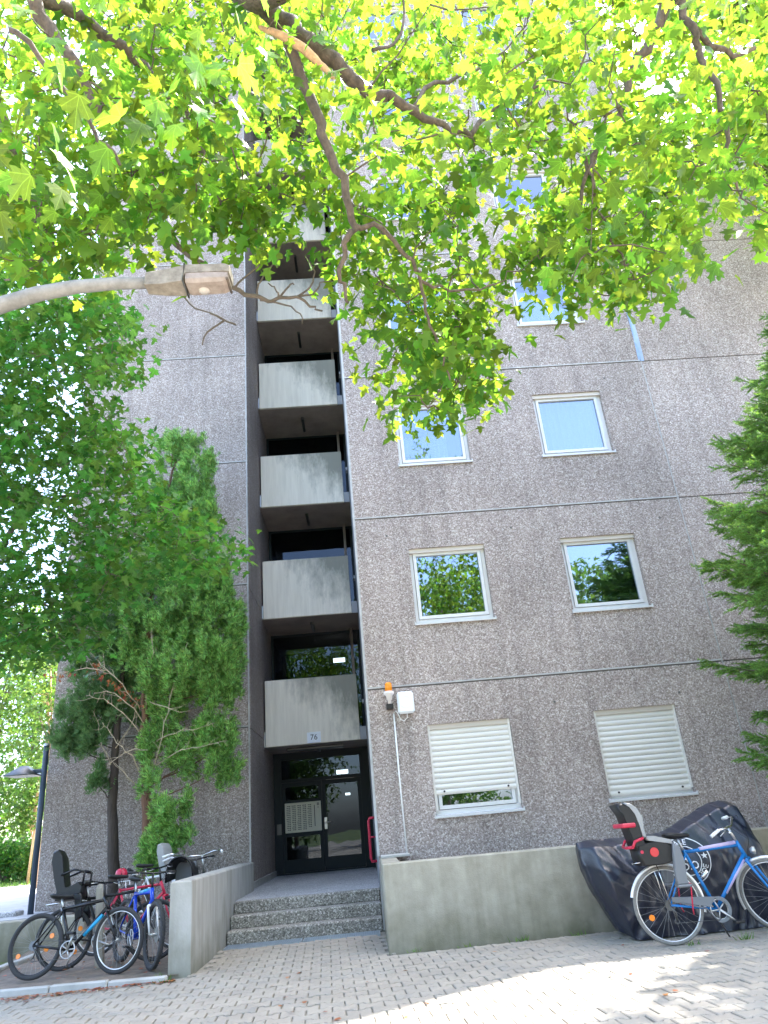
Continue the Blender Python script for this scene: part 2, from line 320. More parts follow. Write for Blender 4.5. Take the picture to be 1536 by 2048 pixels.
def veined(src, name):
    """leaf material whose blade (object space) carries pale radiating veins"""
    m = M[src].copy(); m.name = name; nt = m.node_tree; N = nt.nodes; L = nt.links
    tc = N.new('ShaderNodeTexCoord'); sx = N.new('ShaderNodeSeparateXYZ'); L.new(tc.outputs['Object'], sx.inputs[0])
    def op(o, a, b=0.0):
        q = N.new('ShaderNodeMath'); q.operation = o
        for i, x in enumerate((a, b)):
            if isinstance(x, (int, float)): q.inputs[i].default_value = x
            else: L.new(x, q.inputs[i])
        return q.outputs[0]
    ang = op('ABSOLUTE', op('ARCTAN2', sx.outputs[0], op('ADD', sx.outputs[1], .01)))
    d = op('ABSOLUTE', op('SUBTRACT', op('MODULO', op('ADD', ang, .34), .68), .34)); rad = op('SQRT', op('ADD', op('MULTIPLY', sx.outputs[0], sx.outputs[0]), op('MULTIPLY', sx.outputs[1], sx.outputs[1])))
    v = op('LESS_THAN', op('MULTIPLY', d, rad), .011); side = op('LESS_THAN', op('ABSOLUTE', op('SUBTRACT', op('FRACT', op('ADD', op('MULTIPLY', rad, 6.0), op('MULTIPLY', d, -3.0))), .5)), .05)
    v = op('ADD', v, op('MULTIPLY', side, .35))
    for lk in list(nt.links):
        if lk.to_socket.name in ('Base Color', 'Color') and lk.from_node.type == 'HUE_SAT' and lk.to_node.type in ('BSDF_PRINCIPLED', 'BSDF_TRANSLUCENT'):
            mx = N.new('ShaderNodeMix'); mx.data_type = 'RGBA'; mx.blend_type = 'MULTIPLY'; mx.inputs[0].default_value = 1.0
            cm = N.new('ShaderNodeCombineColor'); k = op('ADD', 1.0, op('MULTIPLY', v, .55))
            for i in range(3): L.new(k, cm.inputs[i])
            src_s, dst = lk.from_socket, lk.to_socket; L.new(src_s, mx.inputs[6]); L.new(cm.outputs[0], mx.inputs[7]); L.new(mx.outputs[2], dst)
    return m
M['leaf_near'] = veined('leaf', 'veined_maple_leaf'); M['leaf_shade_near'] = veined('leaf_shade', 'veined_shade_toned_leaf')

def add_factor(m, build):
    """multiply a material's base colour by a node-built factor"""
    nt = m.node_tree; N = nt.nodes; L = nt.links; b = N['Principled BSDF']; src = b.inputs['Base Color'].links[0].from_socket
    mx = N.new('ShaderNodeMix'); mx.data_type = 'RGBA'; mx.blend_type = 'MULTIPLY'; mx.inputs[0].default_value = 1.0
    L.new(src, mx.inputs[6]); L.new(build(N, L), mx.inputs[7]); L.new(mx.outputs[2], b.inputs['Base Color'])
def per_stone(N, L):
    g = N.new('ShaderNodeNewGeometry'); o = N.new('ShaderNodeObjectInfo'); a = N.new('ShaderNodeMath'); L.new(g.outputs['Random Per Island'], a.inputs[0]); L.new(o.outputs['Random'], a.inputs[1])
    f = N.new('ShaderNodeMath'); f.operation = 'FRACT'; L.new(a.outputs[0], f.inputs[0]); rp = N.new('ShaderNodeValToRGB'); rp.color_ramp.elements[0].color = (.89, .90, .90, 1); rp.color_ramp.elements[1].color = (1.0, .98, .95, 1)
    k = rp.color_ramp.elements.new(.5); k.color = (.95, .93, .90, 1); L.new(f.outputs[0], rp.inputs[0]); return rp.outputs[0]
add_factor(M['paver'], per_stone)
def damp(zmax, col):
    def f(N, L):                                         # irregular damp, mossy foot of an old wall
        g = N.new('ShaderNodeNewGeometry'); sx = N.new('ShaderNodeSeparateXYZ'); L.new(g.outputs['Position'], sx.inputs[0])
        nz = N.new('ShaderNodeTexNoise'); nz.inputs['Scale'].default_value = 2.6; nz.inputs['Detail'].default_value = 7; L.new(g.outputs['Position'], nz.inputs['Vector'])
        mu = N.new('ShaderNodeMath'); mu.operation = 'MULTIPLY_ADD'; mu.inputs[1].default_value = -1.1; L.new(nz.outputs[0], mu.inputs[0]); L.new(sx.outputs[2], mu.inputs[2])
        mr = N.new('ShaderNodeMapRange'); mr.inputs[1].default_value = -.65; mr.inputs[2].default_value = zmax - .5; L.new(mu.outputs[0], mr.inputs[0])
        rp = N.new('ShaderNodeValToRGB'); rp.color_ramp.elements[0].color = (*col, 1); rp.color_ramp.elements[1].color = (1, 1, 1, 1); L.new(mr.outputs[0], rp.inputs[0]); return rp.outputs[0]
    return f
add_factor(M['concrete_olive'], damp(.45, (.50, .50, .42))); add_factor(M['concrete_streak'], damp(.40, (.55, .56, .48)))
def fine_streaks(N, L):
    g = N.new('ShaderNodeNewGeometry'); mp = N.new('ShaderNodeMapping'); mp.inputs['Scale'].default_value = (9, 9, .5); L.new(g.outputs['Position'], mp.inputs[0])
    nz = N.new('ShaderNodeTexNoise'); nz.inputs['Scale'].default_value = 1; nz.inputs['Detail'].default_value = 6; L.new(mp.outputs[0], nz.inputs['Vector'])
    rp = N.new('ShaderNodeValToRGB'); rp.color_ramp.elements[0].position = .42; rp.color_ramp.elements[1].position = .62; rp.color_ramp.elements[0].color = (1.04, 1.035, 1.03, 1); rp.color_ramp.elements[1].color = (.90, .895, .87, 1); L.new(nz.outputs[0], rp.inputs[0]); return rp.outputs[0]
add_factor(M['concrete_olive'], fine_streaks); add_factor(M['concrete_streak'], fine_streaks)

# ================================================================== ground
GZ = 0.0; Z0 = 3.18; ST = 2.8                   # first storey joint and storey height
def sheet(name, poly, z, mt, thick=.3):
    n = len(poly); b = MB(); V = [(x, y, z) for x, y in poly] + [(x, y, z - thick) for x, y in poly]
    b.add(V, [tuple(range(n))] + [(i, i + n, (i + 1) % n + n, (i + 1) % n) for i in range(n)])
    return tag(b.build(name, mt), kind='structure')
tag(MB().add([(-260, -260, -.34), (260, -260, -.34), (260, 260, -.34), (-260, 260, -.34)], [(0, 1, 2, 3)]).build('ground', M['grassbase']), kind='structure')
courtyard = sheet('courtyard_paving', [(-5.2, -60), (60, -60), (60, 2.9), (-2.1, 2.9), (-2.3, -2.02), (-5.2, -1.62)], -.022, M['sand'])
# far-off paving behind and beside the built stones
cb = MB(); cb.add([(-40, -60, -.012), (60, -60, -.012), (60, -8.3, -.012), (-40, -8.3, -.012)], [(0, 1, 2, 3)])
cb.add([(7.2, -8.3, -.012), (60, -8.3, -.012), (60, -1.9, -.012), (7.2, -1.9, -.012)], [(0, 1, 2, 3)])
tag(cb.build('paving_far', M['paver'], courtyard), kind='stuff')
# interlocking stones, one by one
PA, PB_, PH = .082, .017, .205
def stone_outline(g=.0042):
    h = PH / 2; ys = [-h, -.62 * h, -.38 * h, .38 * h, .62 * h, h]; ws = [PA + PB_, PA + PB_, PA - PB_, PA - PB_, PA + PB_, PA + PB_]
    R = [(w - g, max(-h + g, min(h - g, y))) for w, y in zip(ws, ys)]; return R + [(-x, y) for x, y in R[::-1]]
def stone(tilt=0):
    o = stone_outline(); o2 = stone_outline(.011); n = len(o)
    V = [(x, y, -.05) for x, y in o] + [(x, y, -.006) for x, y in o] + [(x, y, 0) for x, y in o2]
    F = [(i, (i + 1) % n, (i + 1) % n + n, i + n) for i in range(n)] + [(i + n, (i + 1) % n + n, (i + 1) % n + 2 * n, i + 2 * n) for i in range(n)] + [tuple(range(2 * n, 3 * n))]
    return V, F
SV, SF = stone(); SVa = np.array(SV)
sm = MB().add(SV, SF); smesh = sm.mesh('paver', M['paver'])
cells = []
ang = math.radians(93)
for i in range(-60, 60):
    for j in range(-60, 60):
        x = i * 2 * PA; y = j * PH + (PH / 2 if i % 2 else 0)
        X = x * math.cos(ang) - y * math.sin(ang) + .6; Y = x * math.sin(ang) + y * math.cos(ang) - 3.6
        if Y < -8.3 or X > 7.2 or X < -5.0: continue
        if X >= -.0 and Y > -1.99: continue
        if Y > -.31: continue
        if X < -2.06 and Y > -2.02 - (X + 2.3) * -.0 - .14 and X > -2.45: continue
        if X <= -2.3 and Y > -2.20 - (X + 2.3) * .14: continue
        d = np.array([X, Y, 0]) - CAM; dz = d @ CF
        if dz < .5: continue
        u = 768 + FPX * (d @ CR) / dz; v = 1024 - FPX * (d @ CU) / dz
        cells.append((Y if (-20 < u < 1556 and v < 2075) else 99, X, Y))
cells.sort(); nv = []; nf = []; k = 0
for q, (vis, X, Y) in enumerate(cells):
    rz = ang + random.gauss(0, .012); zz = random.gauss(0, .0022); c, s = math.cos(rz), math.sin(rz); tx, ty = random.gauss(0, .008), random.gauss(0, .008)
    if q < 300 and vis < 99:
        o = link('paver', smesh, courtyard); o.location = (X, Y, zz); o.rotation_euler = (tx, ty, rz)
    else:
        P = np.stack([X + SVa[:, 0] * c - SVa[:, 1] * s, Y + SVa[:, 0] * s + SVa[:, 1] * c, zz + SVa[:, 2] + tx * SVa[:, 1] - ty * SVa[:, 0]], 1)
        b = len(nv); nv += P.tolist(); nf += [tuple(b + i for i in f) for f in SF]
me = bpy.data.meshes.new('pavers'); me.from_pydata(nv, [], nf); me.materials.append(M['paver']); tag(link('pavers', me, courtyard), kind='stuff')

# raised ground to the left and behind: path, lawn, planting bed
sheet('path', [(-60, 1.45), (-5.3, 1.1), (-5.3, 2.7), (-6.35, 2.9), (-7.2, 9), (-10.6, 17.2), (-60, 14.0)], .43, M['path'], .6)
sheet('verge', [(-5.3, 1.1), (-4.9, 1.1), (-4.9, 40), (-12, 40), (-10.6, 17.2), (-7.2, 9), (-6.35, 2.9), (-5.3, 2.7)], .425, M['soil'], .6)
sheet('lawn', [(-60, 14.0), (-10.6, 17.2), (-12, 40), (-12, 120), (-140, 120), (-140, 14)], .42, M['grassbase'], .6)
sheet('lawn_side', [(-140, -90), (-40, -90), (-40, -8), (-5.3, -8), (-5.3, 1.1), (-60, 1.44), (-140, 1.44)], -.03, M['grassbase'], .3)
# path slab joints far left: slabs as pieces
slab = MB().bbox(-.46, .46, -.29, .29, 0, .012, .006).mesh('path_slab', M['path'])
pth = [o for o in COL.objects if o.name == 'path'][0]
for i in range(9):
    for j in range(7):
        o = link('path_slab', slab, pth); o.location = (-5.9 - i * .94 - j * .09, 2.0 + j * .6 - i * .03, .431); o.rotation_euler = (0, 0, .06)
# planting bed with bikes, slightly rising
NB = 24; V = []; F = []
for i in range(NB + 1):
    for j in range(NB + 1):
        x = -5.05 + (2.80) * i / NB; y = -2.02 + 4.95 * j / NB
        z = .02 + .30 * max(0, (y - .2) / 2.7) ** 1.2 + .02 * noise.noise((x * 2.1, y * 2.3, 3)); V.append((x, y, z))
for i in range(NB):
    for j in range(NB): a = i * (NB + 1) + j; F.append((a, a + NB + 1, a + NB + 2, a + 1))
bed = tag(MB().add(V, F, True).build('planting_bed', M['soil']), kind='structure')

# lawn blades far left
P = []; T = []
for i in range(9000):
    x = RNG.uniform(-32, -10.5); y = RNG.uniform(14.6, 30)
    if y < 14 + (x + 60) / 49.4 * 3.2 + .1: continue
    h = RNG.uniform(.05, .13); a = RNG.uniform(0, 6.3); w = .02; b = len(P)
    P += [(x - w * math.cos(a), y - w * math.sin(a), .42), (x + w * math.cos(a), y + w * math.sin(a), .42), (x + RNG.normal(0, .03), y + RNG.normal(0, .03), .42 + h)]; T.append((b, b + 1, b + 2))
tag(link('lawn_grass', np_mesh('lawn_grass', P, T, M['leaf_grass'])), 'short sunlit green lawn grass beyond the path', 'grass', kind='stuff')

# kerb in front of the bed: separate stones
kerb = empty('bed_kerb', (-3.2, -2.1, 0)); tag(kerb, 'pale concrete kerb edging the earth bed under the bicycles', 'kerb')
a0, a1 = Vector((-4.75, -2.06, 0)), Vector((-2.30, -2.24, 0)); nk = 4
for i in range(nk):
    p = a0.lerp(a1, (i + .5) / nk); L = (a1 - a0).length / nk - .012
    o = MB().bbox(-L / 2, L / 2, -.045, .045, -.15, .055 + random.uniform(-.006, .006), .012).build('kerb_stone', M['concrete'], kerb)
    o.location = p - Vector(kerb.location); o.rotation_euler = (random.gauss(0, .02), 0, math.atan2(a1.y - a0.y, a1.x - a0.x) + random.gauss(0, .008))
ek = tag(empty('edging_kerb', (-4.85, -.5, 0)), 'straight pale kerb running back at the left end of the bicycle bed', 'kerb')
for i in range(3):
    o = MB().bbox(-.05, .05, -.5, .49, -.15, .07, .012).build('kerb_stone', M['concrete'], ek); o.location = (.02 * i - .03, -1.02 + i * 1.0, 0); o.rotation_euler = (0, 0, random.gauss(0, .01))

# dry leaves and litter on the ground by the kerb
lv = []; lt = []
for i in range(420):
    if i < 300: x = RNG.uniform(-4.9, -2.2); y = -2.2 - (x + 2.3) * -.07 + abs(RNG.normal(0, .10)) * -1 - .03; z = .006
    elif i < 380: x = RNG.uniform(-4.8, -2.4); y = RNG.uniform(-1.9, .3); z = .05
    else: x = RNG.uniform(-1.5, 5.5); y = RNG.uniform(-5.5, -2.1); z = .006
    s = RNG.uniform(.012, .035); a = RNG.uniform(0, 6.3); b = len(lv)
    for w, r in ((0, 1.2), (1.3, .6), (2.4, 1), (3.6, .7), (4.9, .8)): lv.append((x + s * r * math.cos(a + w), y + s * r * math.sin(a + w), z + RNG.uniform(0, .012)))
    lt += [(b, b + 1, b + 2), (b, b + 2, b + 3), (b, b + 3, b + 4)]
tag(link('leaf_litter', np_mesh('leaf_litter', lv, lt, M['deadleaf'])), 'dry reddish leaf litter scattered along the kerb', 'leaf litter', kind='stuff')
# weeds in the joints
wv = []; wt = []
for cx, cy, n, hh in ((2.86, -3.22, 16, .05), (3.42, -3.2, 22, .08), (.3, -1.98, 14, .05), (1.5, -1.97, 22, .06), (-2.4, -2.12, 24, .07), (3.9, -3.0, 12, .05), (.9, -2.0, 16, .05), (2.1, -2.0, 16, .06), (-2.35, -2.3, 14, .05)):
    for i in range(n):
        x = cx + RNG.normal(0, .05); y = cy + RNG.normal(0, .02); a = RNG.uniform(0, 6.3); h = hh * RNG.uniform(.4, 1.2); w = .006; b = len(wv); l = RNG.normal(0, .035)
        wv += [(x - w * math.cos(a), y - w * math.sin(a), 0), (x + w * math.cos(a), y + w * math.sin(a), 0), (x + l, y + RNG.normal(0, .02), h)]; wt.append((b, b + 1, b + 2))
tag(link('paving_weeds', np_mesh('paving_weeds', wv, wt, M['leaf_grass'])), 'small green weeds growing in the paving joints', 'weeds', kind='stuff')

# ================================================================== apartment building
bld = tag(empty('apartment_building', (0, 0, 0)), 'tall grey apartment block of pebbled concrete panels with a deep stair recess', 'building')
XV = 5.55; W1L, W1R, W2L, W2R, WB, WT = .865, 2.109, 3.385, 4.642, .966, 2.219
KT = 8; HTOP = Z0 + KT * ST + .5; KL = 4; XT = 6.8; HLOW = Z0 + KL * ST      # storeys of the lower right part, edge of the tall part
G = .011
def panel(x0, x1, z0, z1, holes, y0=0, th=.18, m='facade', name='wall_panel'):
    b = MB(); xs = x0 + G; x1 -= G; z0 += G; z1 -= G
    for hx0, hx1, hz0, hz1 in holes:
        b.box(xs, hx0, y0, y0 + th, z0, z1); b.box(hx0, hx1, y0, y0 + th, z0, hz0); b.box(hx0, hx1, y0, y0 + th, hz1, z1); xs = hx1
    b.box(xs, x1, y0, y0 + th, z0, z1); return b.build(name, M[m], bld)
for k in range(-1, KT):
    z0 = Z0 + k * ST; zl = .70 if k == -1 else z0
    panel(0, XV, zl, z0 + ST, [(W1L, W1R, z0 + WB, z0 + WT), (W2L, W2R, z0 + WB, z0 + WT)])
    if k < KL: panel(XV, 12.35, zl, z0 + ST, [(8.93, 10.19, z0 + WB, z0 + WT)])
    else: panel(XV, XT, zl, z0 + ST, [])
    panel(-5.86, -2.2, .36 if k == -1 else z0, z0 + ST, [], 2.95, .18, 'facade')
# joint fillers set back in the gaps
for k in range(0, KT + 1):
    z = Z0 + k * ST; MB().box(.0, 12.35 if k <= KL else XT, .014, .03, z - .02, z + .02).build('joint_seal', M['gap'], bld); MB().box(-5.85, -2.21, 2.964, 2.98, z - .02, z + .02).build('joint_seal', M['gap'], bld)
MB().box(XV - .016, XV + .016, .006, .03, .7, HTOP - .5).build('vertical_joint_seal', M['seal'], bld)
for k in range(0, KT):
    z = Z0 + k * ST; MB().box(.02, XV - .02, -.004, .01, z + G + .001, z + G + .022).build('joint_lip', M['seal'], bld); MB().box(-5.84, -2.22, 2.946, 2.96, z + G + .001, z + G + .022).build('joint_lip', M['seal'], bld)
# loose blue-grey tape hanging over the joint
tp = MB(); zt, zb = Z0 + 2 * ST + 1.75, Z0 + 2 * ST + .0; n = 14; L = []
for i in range(n + 1):
    t = i / n; z = zt + (zb - zt) * t; w = .035 + .02 * t; x = XV + .05 * math.sin(t * 2.4) - .03
    L.append([(x - w, -.008 - .012 * math.sin(t * 5), z), (x + w, -.010, z), (x + w, -.004, z), (x - w, -.003, z)])
tp.loft(L); tp.build('sealing_tape', M['tape'], bld)
# shell: right end, roof, back, left end
for q in ((12.35, 12.53, 0, 12, 0, HLOW), (XT - .18, XT, .19, 12, HLOW + .1, HTOP - .5), (-5.86, XT, 12, 12.2, 0, HTOP), (XT, 12.53, 12, 12.2, 0, HLOW), (-5.86, -5.68, 3.14, 12, .3, HTOP - .5)): MB().box(*q).build('shell_wall', M['facade'], bld)
for q in ((0.0, XT, .0, 12, HTOP - .5, HTOP - .01), (XT + .01, 12.53, .0, 12, HLOW, HLOW + .12), (-5.86, 0, 2.95, 12, HTOP - .5, HTOP)): MB().box(*q).build('flat_roof', M['concrete'], bld)
MB().box(.0, 12.3, .02, .6, .0, .70).build('plinth', M['concrete'], bld)
MB().box(-5.85, -2.21, 2.96, 3.3, .0, .37).build('plinth', M['concrete'], bld)
# recess walls
for k in range(-1, KT):
    z0 = Z0 + k * ST; b = MB(); zl = .46 if k == -1 else z0 + G
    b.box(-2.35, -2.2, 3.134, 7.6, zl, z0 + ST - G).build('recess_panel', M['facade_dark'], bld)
    MB().box(.0, .14, .182, 7.6, zl, z0 + ST - G).build('recess_panel', M['smooth'], bld)
for q0, q1, q2 in ((-2.34, -2.22, 3.15), (.01, .12, .2)): MB().box(q0, q1, q2, 7.55, Z0 - ST, HTOP - .6).build('recess_backing', M['gap'], bld)
for q in ((-2.215, -2.19, 2.93, 2.955, .47, HTOP - .6), (-.012, .022, -.012, .02, .9, HTOP - .6)): MB().box(*q).build('corner_bead', M['seal'], bld)
sk = MB(); sk.box(-2.199, -2.17, 3.0, 6.55, .46, .57).box(-2.2, -2.165, 2.915, 3.0, .46, .57).box(-2.36, -2.2, 2.915, 2.949, .46, .57).build('skirting', M['concrete'], bld)
# gallery slabs, parapet panels
YB = 5.015; YD = 6.60
for k in range(0, KT):
    z = Z0 + k * ST
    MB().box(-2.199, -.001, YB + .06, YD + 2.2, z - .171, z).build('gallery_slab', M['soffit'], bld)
    o = MB().bbox(-1.0075, 1.0075, -.04, .04, -.699, .699, .008).build('parapet_panel', M['parapet'], bld); o.location = (-1.1545, YB + .04, z + .528)
    for bx_ in ((-2.193, -2.168, YB - .02, YB + .06, z - .17, z + .14), (-.14, -.01, YB + .02, YB + .06, z - .17, z + .10), (-.05, -.012, YB - .3, YB - .1, z + .55, z + .62)): MB().box(*bx_).build('parapet_bracket', M['alu' if bx_[0] < -1 else 'smooth'], bld)
    MB().bbox(-1.14, -1.07, 5.55, 6.25, z - .235, z - .1715, .01).build('ceiling_lamp', M['steel_dark'], bld)
    MB().tube([(-.2, 6.45, z), (-.2, 6.45, z + ST - .171)], .035, 10).build('downpipe', M['soffit'], bld)
    # glazed screen at the back of the gallery
    zz0, zz1 = z, z + ST - .171
    b = MB()
    for x in (-2.19, -.06): b.box(x, x + .06, YD, YD + .06, zz0, zz1)
    for q in (zz0, zz1 - .06): b.box(-2.19, 0, YD + .005, YD + .055, q, q + .06)
    g = b.build('gallery_screen', M['doorframe'], bld)
    MB().box(-2.18, -.02, YD + .025, YD + .032, zz0 + .03, zz1 - .03).build('pane', M['glass_dark'], g)
MB().box(-.69, -.40, 6.95, 7.0, Z0 + 1.93, Z0 + 2.03).build('lit_lamp', M['white_hot'], bld)
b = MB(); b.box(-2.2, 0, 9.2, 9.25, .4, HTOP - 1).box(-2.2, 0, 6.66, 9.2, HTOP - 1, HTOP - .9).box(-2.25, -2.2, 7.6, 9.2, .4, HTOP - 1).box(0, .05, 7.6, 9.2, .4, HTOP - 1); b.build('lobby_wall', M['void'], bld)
# house door
zf = .46; dt = Z0 - .171
drx0, drx1 = -2.10, -.15
d = MB(); TR = 2.36
for x0, x1 in ((-2.199, -2.02), (-.21, -.001)): d.box(x0, x1, YD - .02, YD + .08, zf, dt)
d.box(-2.02, -.21, YD - .018, YD + .078, dt - .16, dt); d.box(-2.02, -.21, YD - .018, YD + .078, TR, TR + .07); d.box(-2.02, -.21, YD - .018, YD + .078, zf, zf + .03)
dr = d.build('door_frame', M['doorframe'], bld)
MB().box(-2.02, -.21, YD + .03, YD + .038, TR + .07, dt - .16).build('pane', M['glass_dark'], dr)
def leaf_door(x0, x1, nm):
    b = MB(); z0, z1 = zf + .035, TR - .006
    b.box(x0, x0 + .075, YD, YD + .06, z0, z1).box(x1 - .075, x1, YD, YD + .06, z0, z1).box(x0 + .075, x1 - .075, YD + .002, YD + .058, z0, z0 + .26).box(x0 + .075, x1 - .075, YD + .002, YD + .058, z1 - .09, z1)
    o = b.build(nm, M['doorframe'], bld); MB().box(x0 + .07, x1 - .07, YD + .028, YD + .036, z0 + .25, z1 - .08).build('pane', M['glass_dark'], o); return o
fx = leaf_door(-2.015, -1.115, 'fixed_door_panel'); dl = leaf_door(-1.105, -.215, 'door_leaf')
MB().tube([(-1.05, YD - .03, 1.42), (-1.05, YD - .05, 1.46), (-.93, YD - .05, 1.46)], .012, 8).box(-1.08, -1.02, YD - .012, YD - .001, 1.32, 1.56).build('door_handle', M['alu'], dl)
MB().box(-1.0, -.35, YD + .03, YD + .09, TR - .05, TR - .0).build('door_closer', M['alu'], dl)
for q0, q1 in ((1.22, 1.30), (1.92, 1.98)): MB().box(-1.965, -1.14, YD - .014, YD - .001, q0, q1).build('board_rail', M['doorframe'], fx)
# doorbell board: pale plate with rows of names and buttons
bb = MB().bbox(-1.96, -1.145, YD - .03, YD - .002, 1.30, 1.92, .006).build('doorbell_board', M['paper'], bld)
ink = MB(); btn = MB(); yq = YD - .034
for c in range(5):
    for r in range(14):
        if c == 4 and r == 13: continue
        x = -1.925 + c * .118; z = 1.855 - r * .038; w = random.uniform(.035, .058)
        ink.box(x + .058 - w, x + .058, yq, yq + .004, z - .006, z + .006); btn.box(x + .068, x + .088, yq - .004, yq + .004, z - .010, z + .010)
ink.box(-1.30, -1.285, yq, yq + .003, 1.40, 1.84)
tag(ink.build('name_lettering', M['ink'], bb), kind='stuff'); tag(btn.build('bell_buttons', M['black'], bb), kind='stuff')
gr = MB()
for i in range(5): gr.box(-1.235, -1.185, yq, yq + .004, 1.83 + i * .012, 1.837 + i * .012)
gr.build('speaker_grille', M['ink'], bb); MB().disc((-1.21, yq, 1.79), (0, 1, 0), .011).build('intercom_button', M['ink'], bb)
MB().box(-.78, -.50, 7.3, 7.36, 2.50, 2.59).build('lit_lamp', M['white_hot'], bld)
MB().box(-.62, -.50, 8.2, 8.25, 2.05, 2.10).build('lit_lamp', M['white_hot'], bld)
MB().bbox(-1.78, -.52, YB + .5, YB + .62, dt - .07, dt - .001, .02).build('porch_lamp', M['steel_dark'], bld)
MB().box(-2.14, -2.04, YD - .06, YD - .02, 1.28, 1.5).build('key_switch', M['steel_dark'], bld)
# red grab handle on the right recess wall
MB().tube([(-.0, 2.35, 1.42), (-.085, 2.35, 1.42), (-.10, 2.35, 1.38), (-.10, 2.35, .80), (-.085, 2.35, .75), (0, 2.35, .75)], .022, 10).tube([(0, 2.35, 1.12), (-.1, 2.35, 1.12)], .014, 8).build('grab_handle', M['red'], bld)
# windows
def room(x0, x1, z0, z1, parent, y0=.185):
    b = MB(); X0, X1, Y1, Z0_, Z1_ = x0 - .2, x1 + .2, y0 + 2.4, z0 - .5, z1 + .2
    V = [(X0, y0, Z0_), (X1, y0, Z0_), (X1, y0, Z1_), (X0, y0, Z1_), (X0, Y1, Z0_), (X1, Y1, Z0_), (X1, Y1, Z1_), (X0, Y1, Z1_)]
    return b.add(V, [(4, 7, 6, 5), (0, 3, 7, 4), (1, 5, 6, 2), (0, 4, 5, 1), (3, 2, 6, 7)]).build('room_interior', M['room'], parent)
def window(x0, x1, z0, z1, curtain=None, sash=True):
    b = MB(); y = .085; w = .055
    b.box(x0, x0 + w, y, y + .07, z0, z1).box(x1 - w, x1, y, y + .07, z0, z1).box(x0 + w, x1 - w, y, y + .07, z0, z0 + w + .015).box(x0 + w, x1 - w, y, y + .07, z1 - w, z1)
    i = w + .008; y2 = y - .016
    b.box(x0 + i, x0 + i + .05, y2, y + .06, z0 + i + .015, z1 - i).box(x1 - i - .05, x1 - i, y2, y + .06, z0 + i + .015, z1 - i)
    b.box(x0 + i + .05, x1 - i - .05, y2, y + .06, z0 + i + .015, z0 + i + .065).box(x0 + i + .05, x1 - i - .05, y2, y + .06, z1 - i - .05, z1 - i)
    o = b.build('window', M['frame_white'], bld)
    MB().box(x0 + .1, x1 - .1, y + .02, y + .026, z0 + .11, z1 - .1).build('pane', M['glass'], o)
    s = MB(); s.add([(x0 - .02, -.035, z0 - .035), (x1 + .02, -.035, z0 - .035), (x1 + .02, .085, z0 - .012), (x0 - .02, .085, z0 - .012), (x0 - .02, -.035, z0 - .008), (x1 + .02, -.035, z0 - .008), (x1 + .02, .085, z0 + .012), (x0 - .02, .085, z0 + .012)], [(0, 3, 2, 1), (4, 5, 6, 7), (0, 1, 5, 4), (1, 2, 6, 5), (2, 3, 7, 6), (3, 0, 4, 7)])
    s.box(x0 - .024, x0 - .010, -.037, .08, z0 - .036, z0 + .02); s.box(x1 + .010, x1 + .024, -.037, .08, z0 - .036, z0 + .02)
    s.build('sill', M['sill'], o)
    MB().box(x0, x1, .03, .084, z1 - .07, z1 - .001).build('shutter_box', M['blind_box'], o)
    room(x0, x1, z0, z1, o)
    if curtain:
        cx0, cx1, cz0, cz1, mt = curtain; n = 60; V = []
        for i in range(n + 1):
            t = i / n; x = cx0 + (cx1 - cx0) * t; yy = .32 + .028 * math.sin(t * 62) + .014 * math.sin(t * 23 + 1); V += [(x, yy, cz0), (x, yy, cz1)]
        MB().add(V, [(2 * i, 2 * i + 2, 2 * i + 3, 2 * i + 1) for i in range(n)], True).build('curtain', M[mt], o)
    return o
def shutter(x0, x1, z0, z1, zbot):
    n = max(1, round((z1 - zbot) / .0755)); p = (z1 - zbot) / n; root = None
    root = empty('roller_shutter'); root.parent = bld
    for q0, q1 in ((x0, x0 + .03), (x1 - .03, x1)): MB().box(q0, q1, .028, .08, z0 + .07, z1).build('guide_rail', M['slat'], root)
    c = []                                                # curved slat profile
    for i in range(7):
        t = i / 6; c.append((.058 - .013 * math.sin(math.pi * t) - (.004 if i == 6 else 0), t * (p - .004)))
    V = []; F = []
    for xx in (x0 + .028, x1 - .028):
        for yy, zz in c: V.append((xx, yy, zz))
        for yy, zz in c[::-1]: V.append((xx, yy + .012, zz))
    m2 = len(c) * 2
    for i in range(m2): F.append((i, (i + 1) % m2, (i + 1) % m2 + m2, i + m2))
    F += [tuple(range(m2))[::-1], tuple(range(m2, 2 * m2))]
    sm_ = MB().add(V, F).mesh('slat', M['slat'])
    for i in range(n):
        o = link('slat', sm_, root); o.location = (0, random.gauss(0, .0012), zbot + i * p)
    for xx in (x0 + .15, x1 - .15): MB().disc((xx, .035, zbot + .045), (0, 1, 0), .014, .02, 10).build('stop_peg', M['black'], root)
    return root
for k in range(-1, KT):
    z0 = Z0 + k * ST; a, b_ = z0 + WB, z0 + WT
    cur1 = {1: (W1L + .12, W1R - .34, a + .1, a + .70, 'curtain'), 2: (W1L + .1, W1R - .1, a, b_, 'curtain_blue'), 3: (W1L + .1, W1R - .1, a, b_, 'curtain'), 5: (W1L + .1, W1R - .1, a, b_, 'curtain')}.get(k)
    cur2 = {1: (W2L + .1, W2R - .1, a, b_, 'curtain'), 2: (W2L + .1, W2R - .1, a, b_ - .25, 'curtain_blue'), 3: (W2L + .1, W2R - .3, a, b_, 'curtain'), 4: (W2L + .1, W2R - .1, a, b_, 'curtain')}.get(k)
    w1 = window(W1L, W1R, a, b_, cur1); w2 = window(W2L, W2R, a, b_, cur2)
    if 3 <= k < KL: window(8.93, 10.19, a, b_, (9.1, 10.05, a, b_, 'curtain') if k % 2 else None)
shutter(W1L + .005, W1R - .005, Z0 - ST + WB, Z0 - ST + WT - .005, Z0 - ST + WB + .27)
